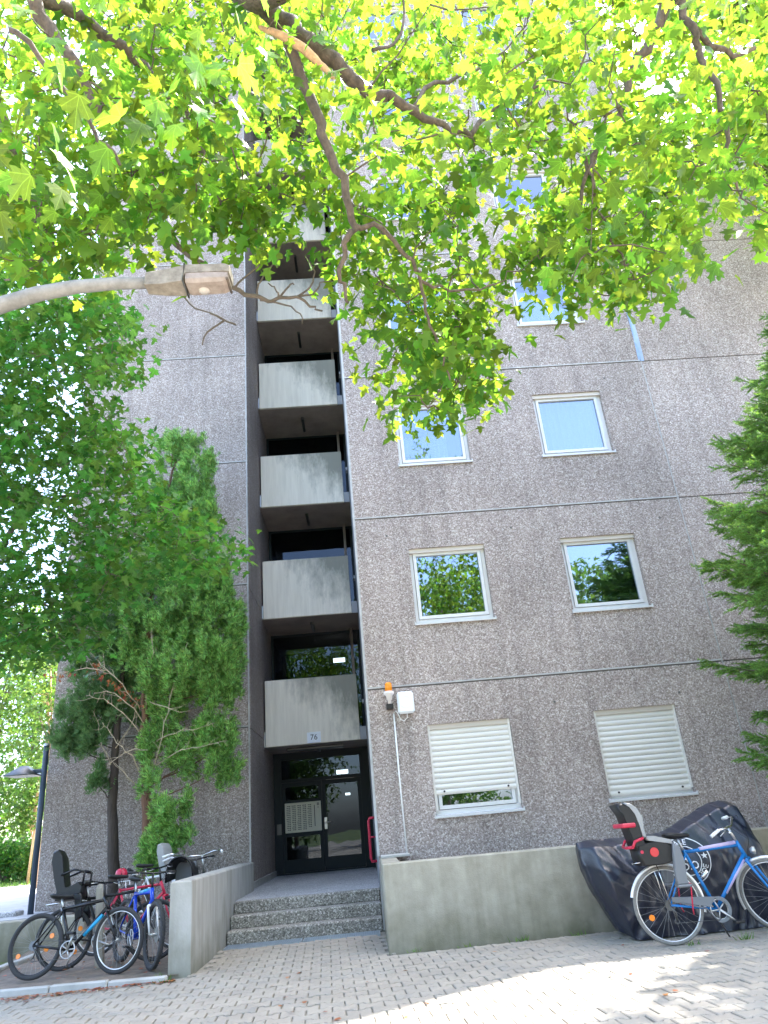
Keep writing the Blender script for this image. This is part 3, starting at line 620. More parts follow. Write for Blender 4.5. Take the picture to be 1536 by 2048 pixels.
shutter(W2L + .005, W2R - .005, Z0 - ST + WB, Z0 - ST + WT - .005, Z0 - ST + WB + .045)
# small anchor holes in the panels
h = MB()
for k in range(0, 4):
    for x in (.55, 2.75, 4.95): h.disc((x + .2 * math.sin(k * 9 + x), -.001, Z0 + k * ST - .38 + .06 * math.cos(k * 5 + x * 3)), (0, 1, 0), .019, .006, 10)
h.build('anchor_hole', M['gap'], bld)

# ---- entrance steps
steps = tag(empty('entrance_steps', (-1.07, .3, 0)), 'three washed concrete entrance steps with landing between low walls', 'steps')
def rel(o, root): o.location = Vector(o.location) - Vector(root.location); return o
for i, (ye, zt) in enumerate(((.05, .155), (.35, .307), (.65, .46))):
    y1 = ye + .34 if i < 2 else 2.96
    rel(MB().bbox(-2.10, -.005, ye, y1, -.1 if i == 0 else zt - .16, zt, .016).build('step', M['step'], steps), steps)
rel(MB().box(-2.199, -.001, .80, YD + 2.5, .30, .4625).build('landing', M['landing'], steps), steps)
# grating at the foot of the steps
gr = tag(empty('foot_grating', (-1.05, -.14, 0)), 'galvanised steel foot grating set before the lowest step', 'grating')
for x0, x1 in ((-2.08, -1.08), (-1.06, -.05)):
    b = MB(); b.box(x0, x1, -.30, -.285, -.03, .006).box(x0, x1, .02, .035, -.03, .006).box(x0, x0 + .015, -.285, .02, -.03, .006).box(x1 - .015, x1, -.285, .02, -.03, .006)
    n = 34
    for i in range(1, n): x = x0 + (x1 - x0) * i / n; b.box(x - .002, x + .002, -.285, .02, -.025, .004)
    for j in range(1, 10): y = -.285 + .0305 * j; b.box(x0 + .015, x1 - .015, y - .0015, y + .0015, -.02, .002)
    rel(b.build('grate_panel', M['galv'], gr), gr)
# ---- low walls
rw = tag(empty('retaining_wall', (.02, -1.9, 0)), 'long olive weathered concrete retaining wall right of the steps', 'wall')
for i, (x0, x1) in enumerate(((.02, 4.9), (4.92, 9.9), (9.92, 14.5))): rel(MB().bbox(x0, x1, -1.90, -1.66, -.2, .885, .014).build('wall_section', M['concrete_olive'], rw), rw)
rel(MB().bbox(.018, .24, -1.655, -.02, -.2, .882, .012).build('return_wall', M['concrete_olive'], rw), rw)
rel(MB().box(.24, 14.5, -1.66, .02, .2, .80).build('infill', M['soil'], rw), rw)
rel(MB().bbox(.03, .42, -.42, -.02, .8825, .915, .006).build('cap_slab', M['concrete'], rw), rw)
lw = tag(MB().add([(-2.36, -1.98, -.2), (-2.12, -1.98, -.2), (-2.10, 2.62, -.2), (-2.36, 2.62, -.2), (-2.36, -1.98, .895), (-2.12, -1.98, .895), (-2.10, 2.62, .885), (-2.36, 2.62, .885), (-2.34, -1.965, .91), (-2.135, -1.965, .91), (-2.115, 2.6, .90), (-2.345, 2.6, .90)],
    [(0, 1, 5, 4), (1, 2, 6, 5), (2, 3, 7, 6), (3, 0, 4, 7), (4, 5, 9, 8), (5, 6, 10, 9), (6, 7, 11, 10), (7, 4, 8, 11), (8, 9, 10, 11)]).build('stair_wall', M['concrete_streak']), 'pale streaked concrete wall flanking the steps on their left', 'wall')
lg = tag(MB().bbox(-5.7, -4.3, .95, 1.18, -.2, .47, .015).build('ledge_wall', M['concrete_olive']), 'dark low concrete ledge behind the leftmost bicycle wheel', 'wall'); lg.rotation_euler = (0, 0, 0)
tag(MB().bbox(-3.1, -2.42, 2.3, 2.5, .0, .80, .015).build('block_wall', M['concrete']), 'grey concrete block low against the pebbled wall behind the bicycles', 'wall')
# gravel collar round the far lamp
tag(MB().bbox(-6.3, -5.88, 2.3, 2.62, .40, .52, .02).build('lamp_footing', M['landing']), 'small pebbled concrete footing at the base of the dark post', 'footing')

# ---- number sign
ns = tag(MB().bbox(-.145, .145, -.008, .008, -.11, .11, .004).build('number_sign', M['plate']), 'white number plate reading 76 on the lowest parapet', 'sign')
ns.location = (-1.135, YB - .011, 3.13)
def text(body, size, mt, name, parent=None, ext=.002):
    c = bpy.data.curves.new(name, 'FONT'); c.body = body; c.size = size; c.extrude = ext; c.align_x = 'CENTER'; c.align_y = 'CENTER'; c.resolution_u = 3
    c.materials.append(mt); o = bpy.data.objects.new(name, c); COL.objects.link(o)
    if parent: o.parent = parent
    return o
t = text('76', .16, M['ink'], 'tmp'); dg = bpy.context.evaluated_depsgraph_get(); tme = bpy.data.meshes.new_from_object(t.evaluated_get(dg)); bpy.data.objects.remove(t)
t = link('house_number', tme, ns); t.location = (0, -.0105, 0); t.rotation_euler = (math.pi / 2, 0, 0)

# ---- alarm beacon, siren box, conduit
be = tag(empty('alarm_beacon', (.335, 0, 2.95)), 'orange alarm beacon on a white socket beside the facade corner', 'beacon')
prof = [(0, .30), (.03, .298), (.05, .28), (.055, .2), (.055, .17), (.062, .165), (.062, .15)]
MB().lathe([(0.0, .298), (.035, .295), (.052, .275), (.056, .16), (.0, .16)], (0, -.12, 0), 18).build('lens', M['amber'], be)
MB().lathe([(0, .16), (.075, .16), (.078, .125), (.05, .10), (.04, .04), (.026, .03), (.026, -.02), (0, -.02)], (0, -.12, 0), 18).build('socket', M['beacon_white'], be)
MB().box(-.05, .05, -.14, -.001, -.09, -.02).build('bracket', M['black'], be)
for i in range(4): pass
sb = tag(empty('siren_box', (.575, 0, 2.9)), 'white rounded alarm siren box next to the orange beacon', 'siren')
MB().bbox(-.125, .125, -.10, -.001, -.12, .2, .03).build('housing', M['plate'], sb)
MB().ring((0, -.100, .045), (0, 1, 0), .085, .006, 28, 6).build('sounder_rim', M['white'], sb)
cd = MB().tube([(.385, -.016, 2.80), (.388, -.016, 1.9), (.402, -.018, .90)], .013, 8)
cdo = tag(cd.build('cable_conduit', M['white']), 'thin white cable conduit running down the facade from the beacon', 'conduit')
pts = [(.385, -.03, 2.80), (.42, -.06, 2.83), (.45, -.06, 2.78), (.48, -.05, 2.70), (.53, -.05, 2.68), (.58, -.05, 2.72), (.585, -.05, 2.78)]
tag(MB().tube(pts, .006, 6).build('siren_cable', M['white']), 'looped white cable hanging under the siren box', 'cable')

# ================================================================== bicycles
def extr(b, poly, y0, y1, inset=.02):
    """silhouette polygon (x, z) swept sideways with rounded flanks"""
    c = np.mean(np.array(poly), 0); rings = []
    for yy, s in ((y0, .90), (y0 + inset, 1.0), (y1 - inset, 1.0), (y1, .90)):
        rings.append([(c[0] + (x - c[0]) * s, yy, c[1] + (z - c[1]) * s) for x, z in poly])
    return b.loft(rings)
def wheel(name, c, ax, R, tr, parent, tyre, rim, ns=28, knob=False, refl=None, disc=False):
    c = Vector(c); ax = Vector(ax).normalized(); b = MB(); b.ring(c, ax, R - tr, tr, 44, 8)
    if knob:
        e = ax.cross(Vector((0, 0, 1))).normalized(); g = e.cross(ax)
        for i in range(60):
            for sgn in (-1, 1):
                w = 2 * math.pi * (i + (.5 if sgn > 0 else 0)) / 60; d = e * math.cos(w) + g * math.sin(w); tt = e * -math.sin(w) + g * math.cos(w)
                p = c + d * (R - .001) + ax * sgn * tr * .5; q = p - d * .006; V = []
                for s1 in (-1, 1):
                    for s2 in (-1, 1):
                        for s3 in (0, 1): V.append(p + tt * s1 * .008 + ax * s2 * tr * .36 + d * (s3 * .006 - .007))
                b.add(V, [(0, 2, 6, 4), (1, 5, 7, 3), (0, 1, 3, 2), (4, 6, 7, 5), (0, 4, 5, 1), (2, 3, 7, 6)])
    w_ = b.build(name, M[tyre], parent)
    MB().ring(c, ax, R - 2 * tr - .002, .0072, 44, 6, sq=1.2).build('rim', M[rim], w_)
    s = MB(); e = ax.cross(Vector((0, 0, 1))).normalized(); g = e.cross(ax); Ri = R - 2 * tr - .008
    for i in range(ns):
        w = 2 * math.pi * i / ns; sd_ = 1 if i % 2 else -1; w2 = w + (.55 if (i // 2) % 2 else -.55)
        s.tube([c + (e * math.cos(w2) + g * math.sin(w2)) * .024 + ax * sd_ * .028, c + (e * math.cos(w) + g * math.sin(w)) * Ri], .0011, 4, False)
    s.build('spokes', M['spoke'], w_)
    MB().tube([c - ax * .05, c - ax * .03, c + ax * .03, c + ax * .05], [.008, .019, .019, .008], 10).build('hub', M['alu'], w_)
    if refl:
        for k, w in enumerate((3.6, .45, 5.5)[:refl]):
            d = e * math.cos(w) + g * math.sin(w); MB().disc(c + d * R * .62 - ax * .012, ax, .027, .012, 16).build('spoke_reflector', M['orange'], w_)
    if disc: MB().disc(c + ax * .03, ax, .08, .003, 24).build('brake_disc', M['alu'], w_)
    return w_
def bicycle(label, loc, heading, lean=0.0, steer=0.0, R=.335, tr=.019, P=None, frame='black', tyre='rubber', rim='alu', rim2=None, bar='flat', barmat='black', saddle='black', fork='black',
            guards=None, rack=False, knob=False, refl=0, disc=False, stand=None, group=None, crank=.5, chaincase=False, fr=.017, graphics=None, barw=.29, sweep=.20):
    root = empty('bicycle', loc); root.rotation_euler = (-lean, 0, heading); root.rotation_mode = 'XYZ'
    tag(root, label, 'bicycle', group)
    p = dict(RH=(0, R), FH=(1.05, R), BB=(.43, R - .06), SC=(.25, .74), HT=(.80, .80), HB=(.86, .66), SD=(.21, .92), SP=(.78, .97)); p.update(P or {})
    V3 = {k: Vector((x, 0, z)) for k, (x, z) in p.items()}; RH, FH, BB, SC, HT, HB, SD, SP = (V3[k] for k in ('RH', 'FH', 'BB', 'SC', 'HT', 'HB', 'SD', 'SP'))
    axis = (HT - HB).normalized(); rot = Matrix.Rotation(steer, 3, axis); S = lambda q: HB + rot @ (Vector(q) - HB)
    side = lambda q, y: Vector((q[0], y, q[2]))
    b = MB(); up = axis * .03
    b.tube([HB - up * .3, HT + up * .3], fr * 1.15, 10).tube([SC, HT - up], fr * .95, 10).tube([BB, HB + up * .8], fr * 1.05, 10).tube([BB, SC + (SC - BB).normalized() * .02], fr * .95, 10)
    b.tube([BB - Vector((0, .038, 0)), BB + Vector((0, .038, 0))], .022, 12)
    for y in (-1, 1):
        b.tube([side(BB, y * .02), side(RH, y * .058)], fr * .62, 8).tube([side(SC - Vector((0, 0, .02)), y * .016), side(RH, y * .058)], fr * .5, 8)
    fo = b.build('frame', M[frame], root)
    if graphics:
        for (q0, q1, mt) in graphics(V3): MB().tube([q0, q1], fr * 1.09, 10).build('frame_decal', M[mt], fo)
    MB().tube([SC, SD - Vector((0, 0, .03))], .0135, 8).build('seat_post', M['alu'], root)
    sd = MB(); rings = []
    for x, w, z, h in ((-.13, .02, 0, .02), (-.12, .068, .005, .035), (-.07, .08, .006, .045), (-.02, .062, 0, .045), (.05, .028, -.004, .035), (.12, .02, -.008, .03), (.14, .008, -.014, .015)):
        rings.append([(SD.x + x, w * math.cos(a), SD.z + z + (h * .35 if math.sin(a) > 0 else h) * math.sin(a)) for a in np.linspace(0, 2 * math.pi, 13)[:-1]])
    sd.loft(rings).build('saddle', M[saddle], root)
    fw = wheel('front_wheel', S(FH), rot @ Vector((0, 1, 0)), R, tr, root, tyre, rim, 28, knob, 0, disc)
    rw_ = wheel('rear_wheel', RH, (0, 1, 0), R, tr, root, tyre, rim2 or rim, 28, knob, refl, disc)
    b = MB(); cr_ = HB - axis * .03
    b.tube([S(cr_ - Vector((0, .05, 0))), S(cr_ + Vector((0, .05, 0)))], .016, 8)
    for y in (-1, 1): b.tube([S(side(cr_, y * .048)), S(side(cr_.lerp(FH, .55), y * .052)), S(side(FH, y * .052))], [.015, .013, .009], 8)
    b.build('fork', M[fork], root)
    MB().tube([HT, HT.lerp(SP, .6), S(SP)] if steer == 0 else [HT, S(SP)], .0135, 10).build('stem', M['alu' if barmat != 'black' else 'black'], root)
    if bar == 'flat': pts = [(SP.x - .05, -barw, SP.z + .015), (SP.x - .01, -barw * .55, SP.z + .01), (SP.x, 0, SP.z), (SP.x - .01, barw * .55, SP.z + .01), (SP.x - .05, barw, SP.z + .015)]
    else: pts = [(SP.x - sweep, -barw, SP.z - .015), (SP.x - sweep * .4, -barw * .95 if sweep > .15 else -barw * .75, SP.z + .02), (SP.x + .02, -barw * .6, SP.z + .03), (SP.x + .04, 0, SP.z), (SP.x + .02, barw * .6, SP.z + .03), (SP.x - sweep * .4, barw * .95 if sweep > .15 else barw * .75, SP.z + .02), (SP.x - sweep, barw, SP.z - .015)]
    pts = [S(q) for q in pts]; hb = MB().tube(pts, .0115, 10).build('handlebar', M[barmat if barmat != 'black' else 'blacksat'], root)
    for a_, b_2 in ((pts[0], pts[1]), (pts[-1], pts[-2])):
        d = (b_2 - a_).normalized(); MB().tube([a_, a_ + d * .11], .0165, 10).build('grip', M['black' if bar == 'flat' else 'white'], hb)
        lv_ = a_ + d * .13; fwd = rot @ Vector((1, 0, -.35)); MB().tube([lv_, lv_ + fwd.normalized() * .05, lv_ + fwd.normalized() * .06 - d * .09], .0055, 6).build('brake_lever', M['alu'], hb)
        MB().tube([lv_ + fwd * .03, lv_ + fwd * .09 + Vector((0, 0, .05)), S(HB + Vector((.07, 0, .16))), HB + Vector((.03, .01, .02))], .0028, 5, False).build('brake_cable', M['black'], hb)
    cs = MB(); cs.ring(BB - Vector((0, .055, 0)), (0, 1, 0), .085, .006, 32, 6)
    for i in range(5):
        w = crank + 2 * math.pi * i / 5; cs.tube([BB - Vector((0, .055, 0)), BB + Vector((.082 * math.cos(w), -.055, .082 * math.sin(w)))], .007, 6)
    for sg in (-1, 1):
        e = BB + Vector((.165 * math.cos(-crank) * -sg, sg * .085, .165 * math.sin(-crank) * -sg)); cs.tube([BB + Vector((0, sg * .06, 0)), e], [.012, .009], 8)
    ck = cs.build('crankset', M['alu'], root)
    for sg in (-1, 1):
        e = BB + Vector((.165 * math.cos(-crank) * -sg, sg * .085, .165 * math.sin(-crank) * -sg)); MB().bbox(e.x - .045, e.x + .045, e.y + sg * .05 - .04, e.y + sg * .05 + .04, e.z - .012, e.z + .012, .006).build('pedal', M['black'], ck)
    MB().disc(RH - Vector((0, .045, 0)), (0, 1, 0), .05, .02, 18).tube([RH + Vector((0, -.05, -.01)), RH + Vector((.04, -.055, -.07)), RH + Vector((.03, -.055, -.13))], .009, 6).ring(RH + Vector((.03, -.055, -.14)), (0, 1, 0), .02, .005, 12, 6).build('derailleur', M['steel_dark'], root)
    y = -.055; MB().tube([BB + Vector((0, y, .086)), RH + Vector((0, y + .008, .05))], .0035, 5).tube([BB + Vector((0, y, -.086)), RH + Vector((.03, y, -.155))], .0035, 5).build('chain', M['steel_dark'], root)
    if chaincase:
        cc = MB(); poly = []
        for w in np.linspace(-1.9, 1.75, 14): poly.append((BB.x + .108 * math.cos(w), BB.z + .108 * math.sin(w)))
        poly += [(RH.x + .02, RH.z + .065), (RH.x + .02, RH.z + .035), (BB.x - .13, BB.z + .02)]
        n = len(poly); ring = [(x, z) for x, z in poly]; inner = [(BB.x + .082 * math.cos(w), BB.z + .082 * math.sin(w)) for w in np.linspace(-1.9, 1.75, 14)]
        cc.tube([(x, -.068, z) for x, z in poly] + [(poly[0][0], -.068, poly[0][1])], .006, 6)
        V = [(x, -.068, z) for x, z in poly[:14]] + [(x, -.068, z) for x, z in inner]; cc.add(V + [(v[0], -.074, v[2]) for v in V], [(i, i + 1, i + 15, i + 14) for i in range(13)] + [(i + 28, i + 42, i + 43, i + 29) for i in range(13)])
        q = [(poly[13][0], poly[13][1]), (RH.x + .02, RH.z + .065), (RH.x + .02, RH.z + .035), (BB.x - .09, BB.z + .03)]
        cc.add([(x, -.066, z) for x, z in q] + [(x, -.073, z) for x, z in q], [(0, 1, 2, 3), (4, 7, 6, 5), (0, 4, 5, 1), (1, 5, 6, 2), (2, 6, 7, 3), (3, 7, 4, 0)])
        cc.build('chain_guard', M['grey_plastic'], root)
    if guards:
        MB().ring(RH, (0, 1, 0), R + .010, .016, 30, 8, math.radians(-15), math.radians(165), .9).build('rear_mudguard', M[guards], root)
        g = MB().ring(FH, (0, 1, 0), R + .010, .016, 26, 8, math.radians(35), math.radians(205), .9); g.v = [tuple(S(q)) for q in g.v]; g.build('front_mudguard', M[guards], root)
    if rack:
        zt = 2 * R + .045; r = MB()
        for yy in (-.055, .055): r.tube([(SC.x - .04, yy, zt + .01), (-.24, yy, zt), (-.27, 0, zt - .01)], .005, 6).tube([(-.06, yy, zt), (0, yy * 1.3, R)], .005, 6)
        for xx in (-.2, -.1, 0, .1): r.tube([(xx, -.055, zt), (xx, .055, zt)], .004, 6)
        r.build('luggage_rack', M['chrome'], root)
    if stand: MB().tube([(BB.x - .02, .03, BB.z - .03), (BB.x + stand, .16, .0)], .0085, 8).build('kickstand', M['steel_dark'], root)
    return root, V3, S

# --- the blue touring bike by the retaining wall
BX, BY = 2.757, -3.16
def lp(u, v, dy=0): q = at(u, v, BY + dy); return Vector((q[0] - BX, dy, q[2]))
def gfx(V):
    tt = lambda a, b, s, e: (V[a].lerp(V[b], s), V[a].lerp(V[b], e))
    return [(*tt('SC', 'HT', .28, .97), 'pink'), (*tt('BB', 'HB', .30, .93), 'pink')]
bk, V3, S = bicycle('blue touring bicycle with silver handlebar and child seat before the tarpaulin', (BX, BY, 0), 0, .02, math.radians(-42), R=.345, tr=.0165,
    P=dict(BB=(.466, .270), SC=(.277, .79), HT=(.827, .835), HB=(.882, .702), FH=(1.09, .345), SD=(.225, .955), SP=(.775, .99)), frame='blue', tyre='gum', rim='rim_silver', bar='swept', barmat='chrome',
    fork='blue', guards='rim_silver', rack=True, refl=1, stand=.13, crank=.72, chaincase=True, graphics=gfx, barw=.29, sweep=.10)
cs = empty('child_seat', (0, 0, 0)); cs.parent = bk
def side_poly(pts): return [(lp(u, v).x, lp(u, v).z) for u, v in pts]
b = MB(); extr(b, side_poly([(1226, 1611), (1236, 1607), (1252, 1612), (1264, 1628), (1272, 1655), (1281, 1684), (1290, 1700), (1268, 1702), (1258, 1676), (1247, 1650), (1240, 1630)]), -.135, .135, .03); b.build('backrest', M['black'], cs)
b = MB(); extr(b, side_poly([(1238, 1606), (1252, 1607), (1266, 1616), (1278, 1634), (1281, 1660), (1286, 1676), (1279, 1676), (1271, 1650), (1262, 1628), (1250, 1613)]), -.142, .142, .02); b.build('backrest_rim', M['grey_light'], cs)
b = MB(); extr(b, side_poly([(1266, 1692), (1290, 1684), (1312, 1681), (1338, 1690), (1340, 1722), (1318, 1729), (1280, 1732), (1272, 1715)]), -.15, .15, .03); b.build('seat_shell', M['black'], cs)
b = MB(); extr(b, side_poly([(1284, 1672), (1300, 1672), (1334, 1679), (1337, 1688), (1300, 1683), (1286, 1681)]), -.152, .152, .02); b.build('seat_rim', M['grey_light'], cs)
for yy in (-1, 1):
    b = MB(); extr(b, side_poly([(1333, 1686), (1345, 1690), (1350, 1706), (1356, 1722), (1360, 1756), (1364, 1768), (1342, 1770), (1337, 1740), (1334, 1712)]), yy * .165 - .035, yy * .165 + .035, .015); b.build('leg_shield', M['grey_plastic'], cs)
    b = MB(); q0 = lp(1340, 1766); q1 = lp(1368, 1766); b.bbox(q0.x, q1.x, yy * .165 - .05, yy * .165 + .05, q0.z - .035, q0.z - .01, .008); b.build('foot_rest', M['grey_plastic'], cs)
    c_ = lp(1299, 1704); MB().disc((c_.x, yy * .152, c_.z), (0, 1, 0), .042, .014, 22).build('red_dial', M['redlens'], cs)
    c_ = lp(1275, 1704); MB().disc((c_.x, yy * .145, c_.z), (0, 1, 0), .016, .02, 12).build('red_clip', M['red'], cs)
    f0, f1 = lp(1358, 1762), lp(1374, 1815); MB().tube([(f0.x, yy * .165, f0.z), (f0.x + .05, yy * .165, f0.z - .02), (f1.x, yy * .15, f1.z), (f1.x + .01, yy * .12, f1.z - .05)], .007, 6).build('foot_strap', M['red'], cs)
q0, q1 = lp(1246, 1652), lp(1262, 1646); MB().bbox(q0.x - .05, q1.x, -.16, .16, q0.z - .02, q0.z + .022, .01).build('red_harness_slider', M['red'], cs)
q0 = lp(1272, 1680); MB().tube([(q0.x - .09, -.155, q0.z - .06), (q0.x - .06, -.158, q0.z - .01), (q0.x + .03, -.158, q0.z + .015)], .014, 8).tube([(q0.x - .09, .155, q0.z - .06), (q0.x - .06, .158, q0.z - .01), (q0.x + .03, .158, q0.z + .015)], .014, 8).tube([(q0.x - .09, -.155, q0.z - .06), (q0.x - .11, 0, q0.z - .065), (q0.x - .09, .155, q0.z - .06)], .014, 8).build('red_lap_bar', M['red'], cs)
MB().tube([V3['SC'] + Vector((-.01, .02, -.02)), V3['SC'] + Vector((-.10, .02, -.02)), V3['SC'] + Vector((-.17, .02, -.06))], .006, 6).build('mounting_bow', M['chrome'], cs)
# bottle dynamo, bell, headlamp
MB().lathe([(0, .05), (.012, .05), (.02, .03), (.02, -.03), (.01, -.045), (0, -.045)], lp(1408, 1748) + Vector((0, -.03, 0)), 12, (.7, 0, .5)).build('dynamo', M['chrome'], bk)
c_ = S(Vector((.965, 0, .76))); MB().lathe([(0, -.03), (.02, -.028), (.036, .0), (.038, .02), (0, .026)], c_, 16, (.9, -.5, 0)).build('headlamp', M['alu'], bk)
c_ = S(Vector((.80, -.04, .93))); MB().lathe([(0, .022), (.014, .018), (.024, .0), (0, 0)], c_, 12).build('bell', M['chrome'], bk)

# --- the bicycles in the bed
GRP = 'bicycles parked in the bed'
def decalB(V): return [(V['BB'].lerp(V['HB'], .35), V['BB'].lerp(V['HB'], .85), 'cyan')]
kB, VB, SB = bicycle('black mountain bicycle with bright blue down tube, its silver-rimmed front wheel at the kerb', (-4.016, -1.50, .03), math.radians(-10), .20, math.radians(-12), R=.335, tr=.024,
    P=dict(FH=(1.0, .335), BB=(.43, .27), HT=(.76, .78), HB=(.83, .66), SC=(.26, .69), SD=(.22, .84), SP=(.74, .93)), frame='blacksat', rim='rim_silver', rim2='blacksat', refl=2, fork='blacksat', graphics=decalB, group=GRP, crank=-1.2, fr=.02)
kC, VC, SC_ = bicycle('black bicycle with a black child seat, second from the left in the bed', (-3.86, -1.02, .03), math.radians(3), .12, math.radians(8), R=.335, tr=.022,
    P=dict(FH=(1.06, .335)), frame='black', rim='blacksat', refl=3, rack=True, guards=None, group=GRP, crank=.4)
def seat(root, ox, oz, m1='black', m2='blacksat', s=1.0):
    c = empty('child_seat', (ox, 0, oz)); c.parent = root
    b = MB(); extr(b, [(-.19 * s, .56 * s), (-.12 * s, .58 * s), (-.07 * s, .50 * s), (.0, .16 * s), (.04 * s, .08 * s), (-.08 * s, .06 * s), (-.13 * s, .2 * s), (-.2 * s, .46 * s)], -.14, .14, .03); b.build('backrest', M[m1], c)
    b = MB(); extr(b, [(-.1 * s, .0), (.2 * s, .02), (.22 * s, .14 * s), (.16 * s, .19 * s), (.04 * s, .14 * s), (-.1 * s, .16 * s)], -.15, .15, .03); b.build('seat_shell', M[m1], c)
    b = MB()
    for yy in (-.15, .15): b.tube([(-.05 * s, yy, .28 * s), (.10 * s, yy, .33 * s), (.23 * s, yy, .30 * s), (.22 * s, yy, .14 * s)], .014, 8)
    b.tube([(.23 * s, -.15, .30 * s), (.25 * s, 0, .30 * s), (.23 * s, .15, .30 * s)], .016, 8).build('arm_bar', M[m2], c)
    for yy in (-.16, .16): b = MB(); extr(b, [(.14 * s, .06), (.22 * s, .06), (.26 * s, -.2 * s), (.18 * s, -.24 * s)], yy - .03, yy + .03, .012); b.build('leg_shield', M[m2], c)
    return c
seat(kC, -.02, .74)
def decalD(V): return [(V['SC'].lerp(V['HT'], .3), V['SC'].lerp(V['HT'], .8), 'cyan')]
kD, VD, SD_ = bicycle('royal blue mountain bicycle with knobbly tyres facing the kerb beside the wall', (-3.25, -.76, .03), math.radians(-55), .10, math.radians(-4), R=.345, tr=.027, P=dict(FH=(1.05, .345)), frame='blue2', tyre='knob', knob=True, rim='blacksat', fork='white', disc=True, graphics=decalD, group=GRP, fr=.021)
kE, VE, SE = bicycle('dark knobbly-tyred bicycle half hidden behind the pale stair wall', (-2.86, 1.30, .10), math.radians(-66), -.10, math.radians(10), R=.345, tr=.027, P=dict(FH=(1.07, .345)), frame='blacksat', tyre='knob', knob=True, rim='blacksat', group=GRP, fr=.02)
MB().disc((.36, 0, .70), (1, 0, .2), .026, .03, 14).build('rear_lamp', M['redlens'], kE)
kF, VF, SF_ = bicycle('white city bicycle with a pale child seat between the thuja trunks', (-3.70, 1.02, .13), math.radians(-14), .06, math.radians(15), R=.335, tr=.02, P=dict(FH=(1.06, .335)), frame='white', rim='rim_silver', bar='swept', barmat='chrome', fork='white', rack=True, group=GRP)
seat(kF, 0.62, .70, 'grey_light', 'white', .85)
kR, VR, SR = bicycle('red bicycle standing behind the black one with the child seat', (-3.75, -.15, .05), math.radians(-4), .10, math.radians(-20), R=.32, tr=.02, P=dict(FH=(1.0, .32)), frame='red', rim='alu', fork='red', group=GRP)
kG, VG, SG = bicycle('bicycle with a black child hood and silver handlebar leaning behind the stair wall', (-2.72, .35, .07), math.radians(84), .0, math.radians(18), R=.335, tr=.02, P=dict(FH=(1.05, .335), SP=(.76, 1.03)), frame='black', rim='alu', bar='swept', barmat='chrome', rack=True, group=GRP, barw=.30)
hd = MB(); rings = []
for t in np.linspace(0, 1, 7):
    x = -.28 + .40 * t; hh = .32 * (1 - .35 * t); ww = .19 * (1 - .25 * t); rings.append([(x, -ww * math.cos(a), .74 + hh * math.sin(a) ** .6 + .05 * t) for a in np.linspace(0.001, math.pi - .001, 13)])
hd.loft(rings, closed=False, cap=False); rin = [[(x + .004, y * .94, .74 + (z - .74) * .94) for x, y, z in r] for r in rings]; hd.loft(rin, closed=False, cap=False)
hc = hd.build('child_hood', M['black'], kG); MB().tube([Vector(q) for q in rings[0]], .013, 8).build('hood_rim', M['blacksat'], hc); MB().bbox(-.02, .0, -.15, .15, .70, .98, .01).build('hood_back_panel', M['grey_plastic'], hc)

# red helmet hanging on a bar
hp = at(243, 1748, .3); hl = tag(empty('helmet', hp), 'red vented bicycle helmet hanging above the parked bicycles', 'helmet')
b = MB(); b.lathe([(0, .075), (.04, .07), (.072, .045), (.085, 0), (.084, -.05), (.078, -.055)], (0, 0, 0), 18).build('shell', M['red'], hl)
b = MB()
for i in range(5): w = i / 5 * 6.28; b.tube([(.05 * math.cos(w), .05 * math.sin(w), .068), (.089 * math.cos(w), .089 * math.sin(w), -.02)], .007, 6)
b.build('vent', M['black'], hl); MB().tube([(.05, -.06, -.05), (.02, -.03, -.14), (-.04, .04, -.05)], .005, 5).build('strap', M['black'], hl)
# timber post among the bikes
pb = at(199, 1934, -1.0); pt = at(201, 1768, -1.0)
b = MB(); b.loft([[(pb[0] - .045, -1.03, 0), (pb[0] + .045, -1.03, 0), (pb[0] + .045, -.95, 0), (pb[0] - .045, -.95, 0)], [(pt[0] - .04, -1.03, pt[2] - .05), (pt[0] + .04, -1.03, pt[2] - .05), (pt[0] + .04, -.95, pt[2] - .05), (pt[0] - .04, -.95, pt[2] - .05)], [(pt[0] - .02, -1.01, pt[2]), (pt[0] + .02, -1.01, pt[2]), (pt[0] + .02, -.97, pt[2]), (pt[0] - .02, -.97, pt[2])]])
for s in (range(len(b.sm))): b.sm[s] = False
tag(b.build('timber_post', M['wood']), 'grey weathered timber post standing among the parked bicycles', 'post')

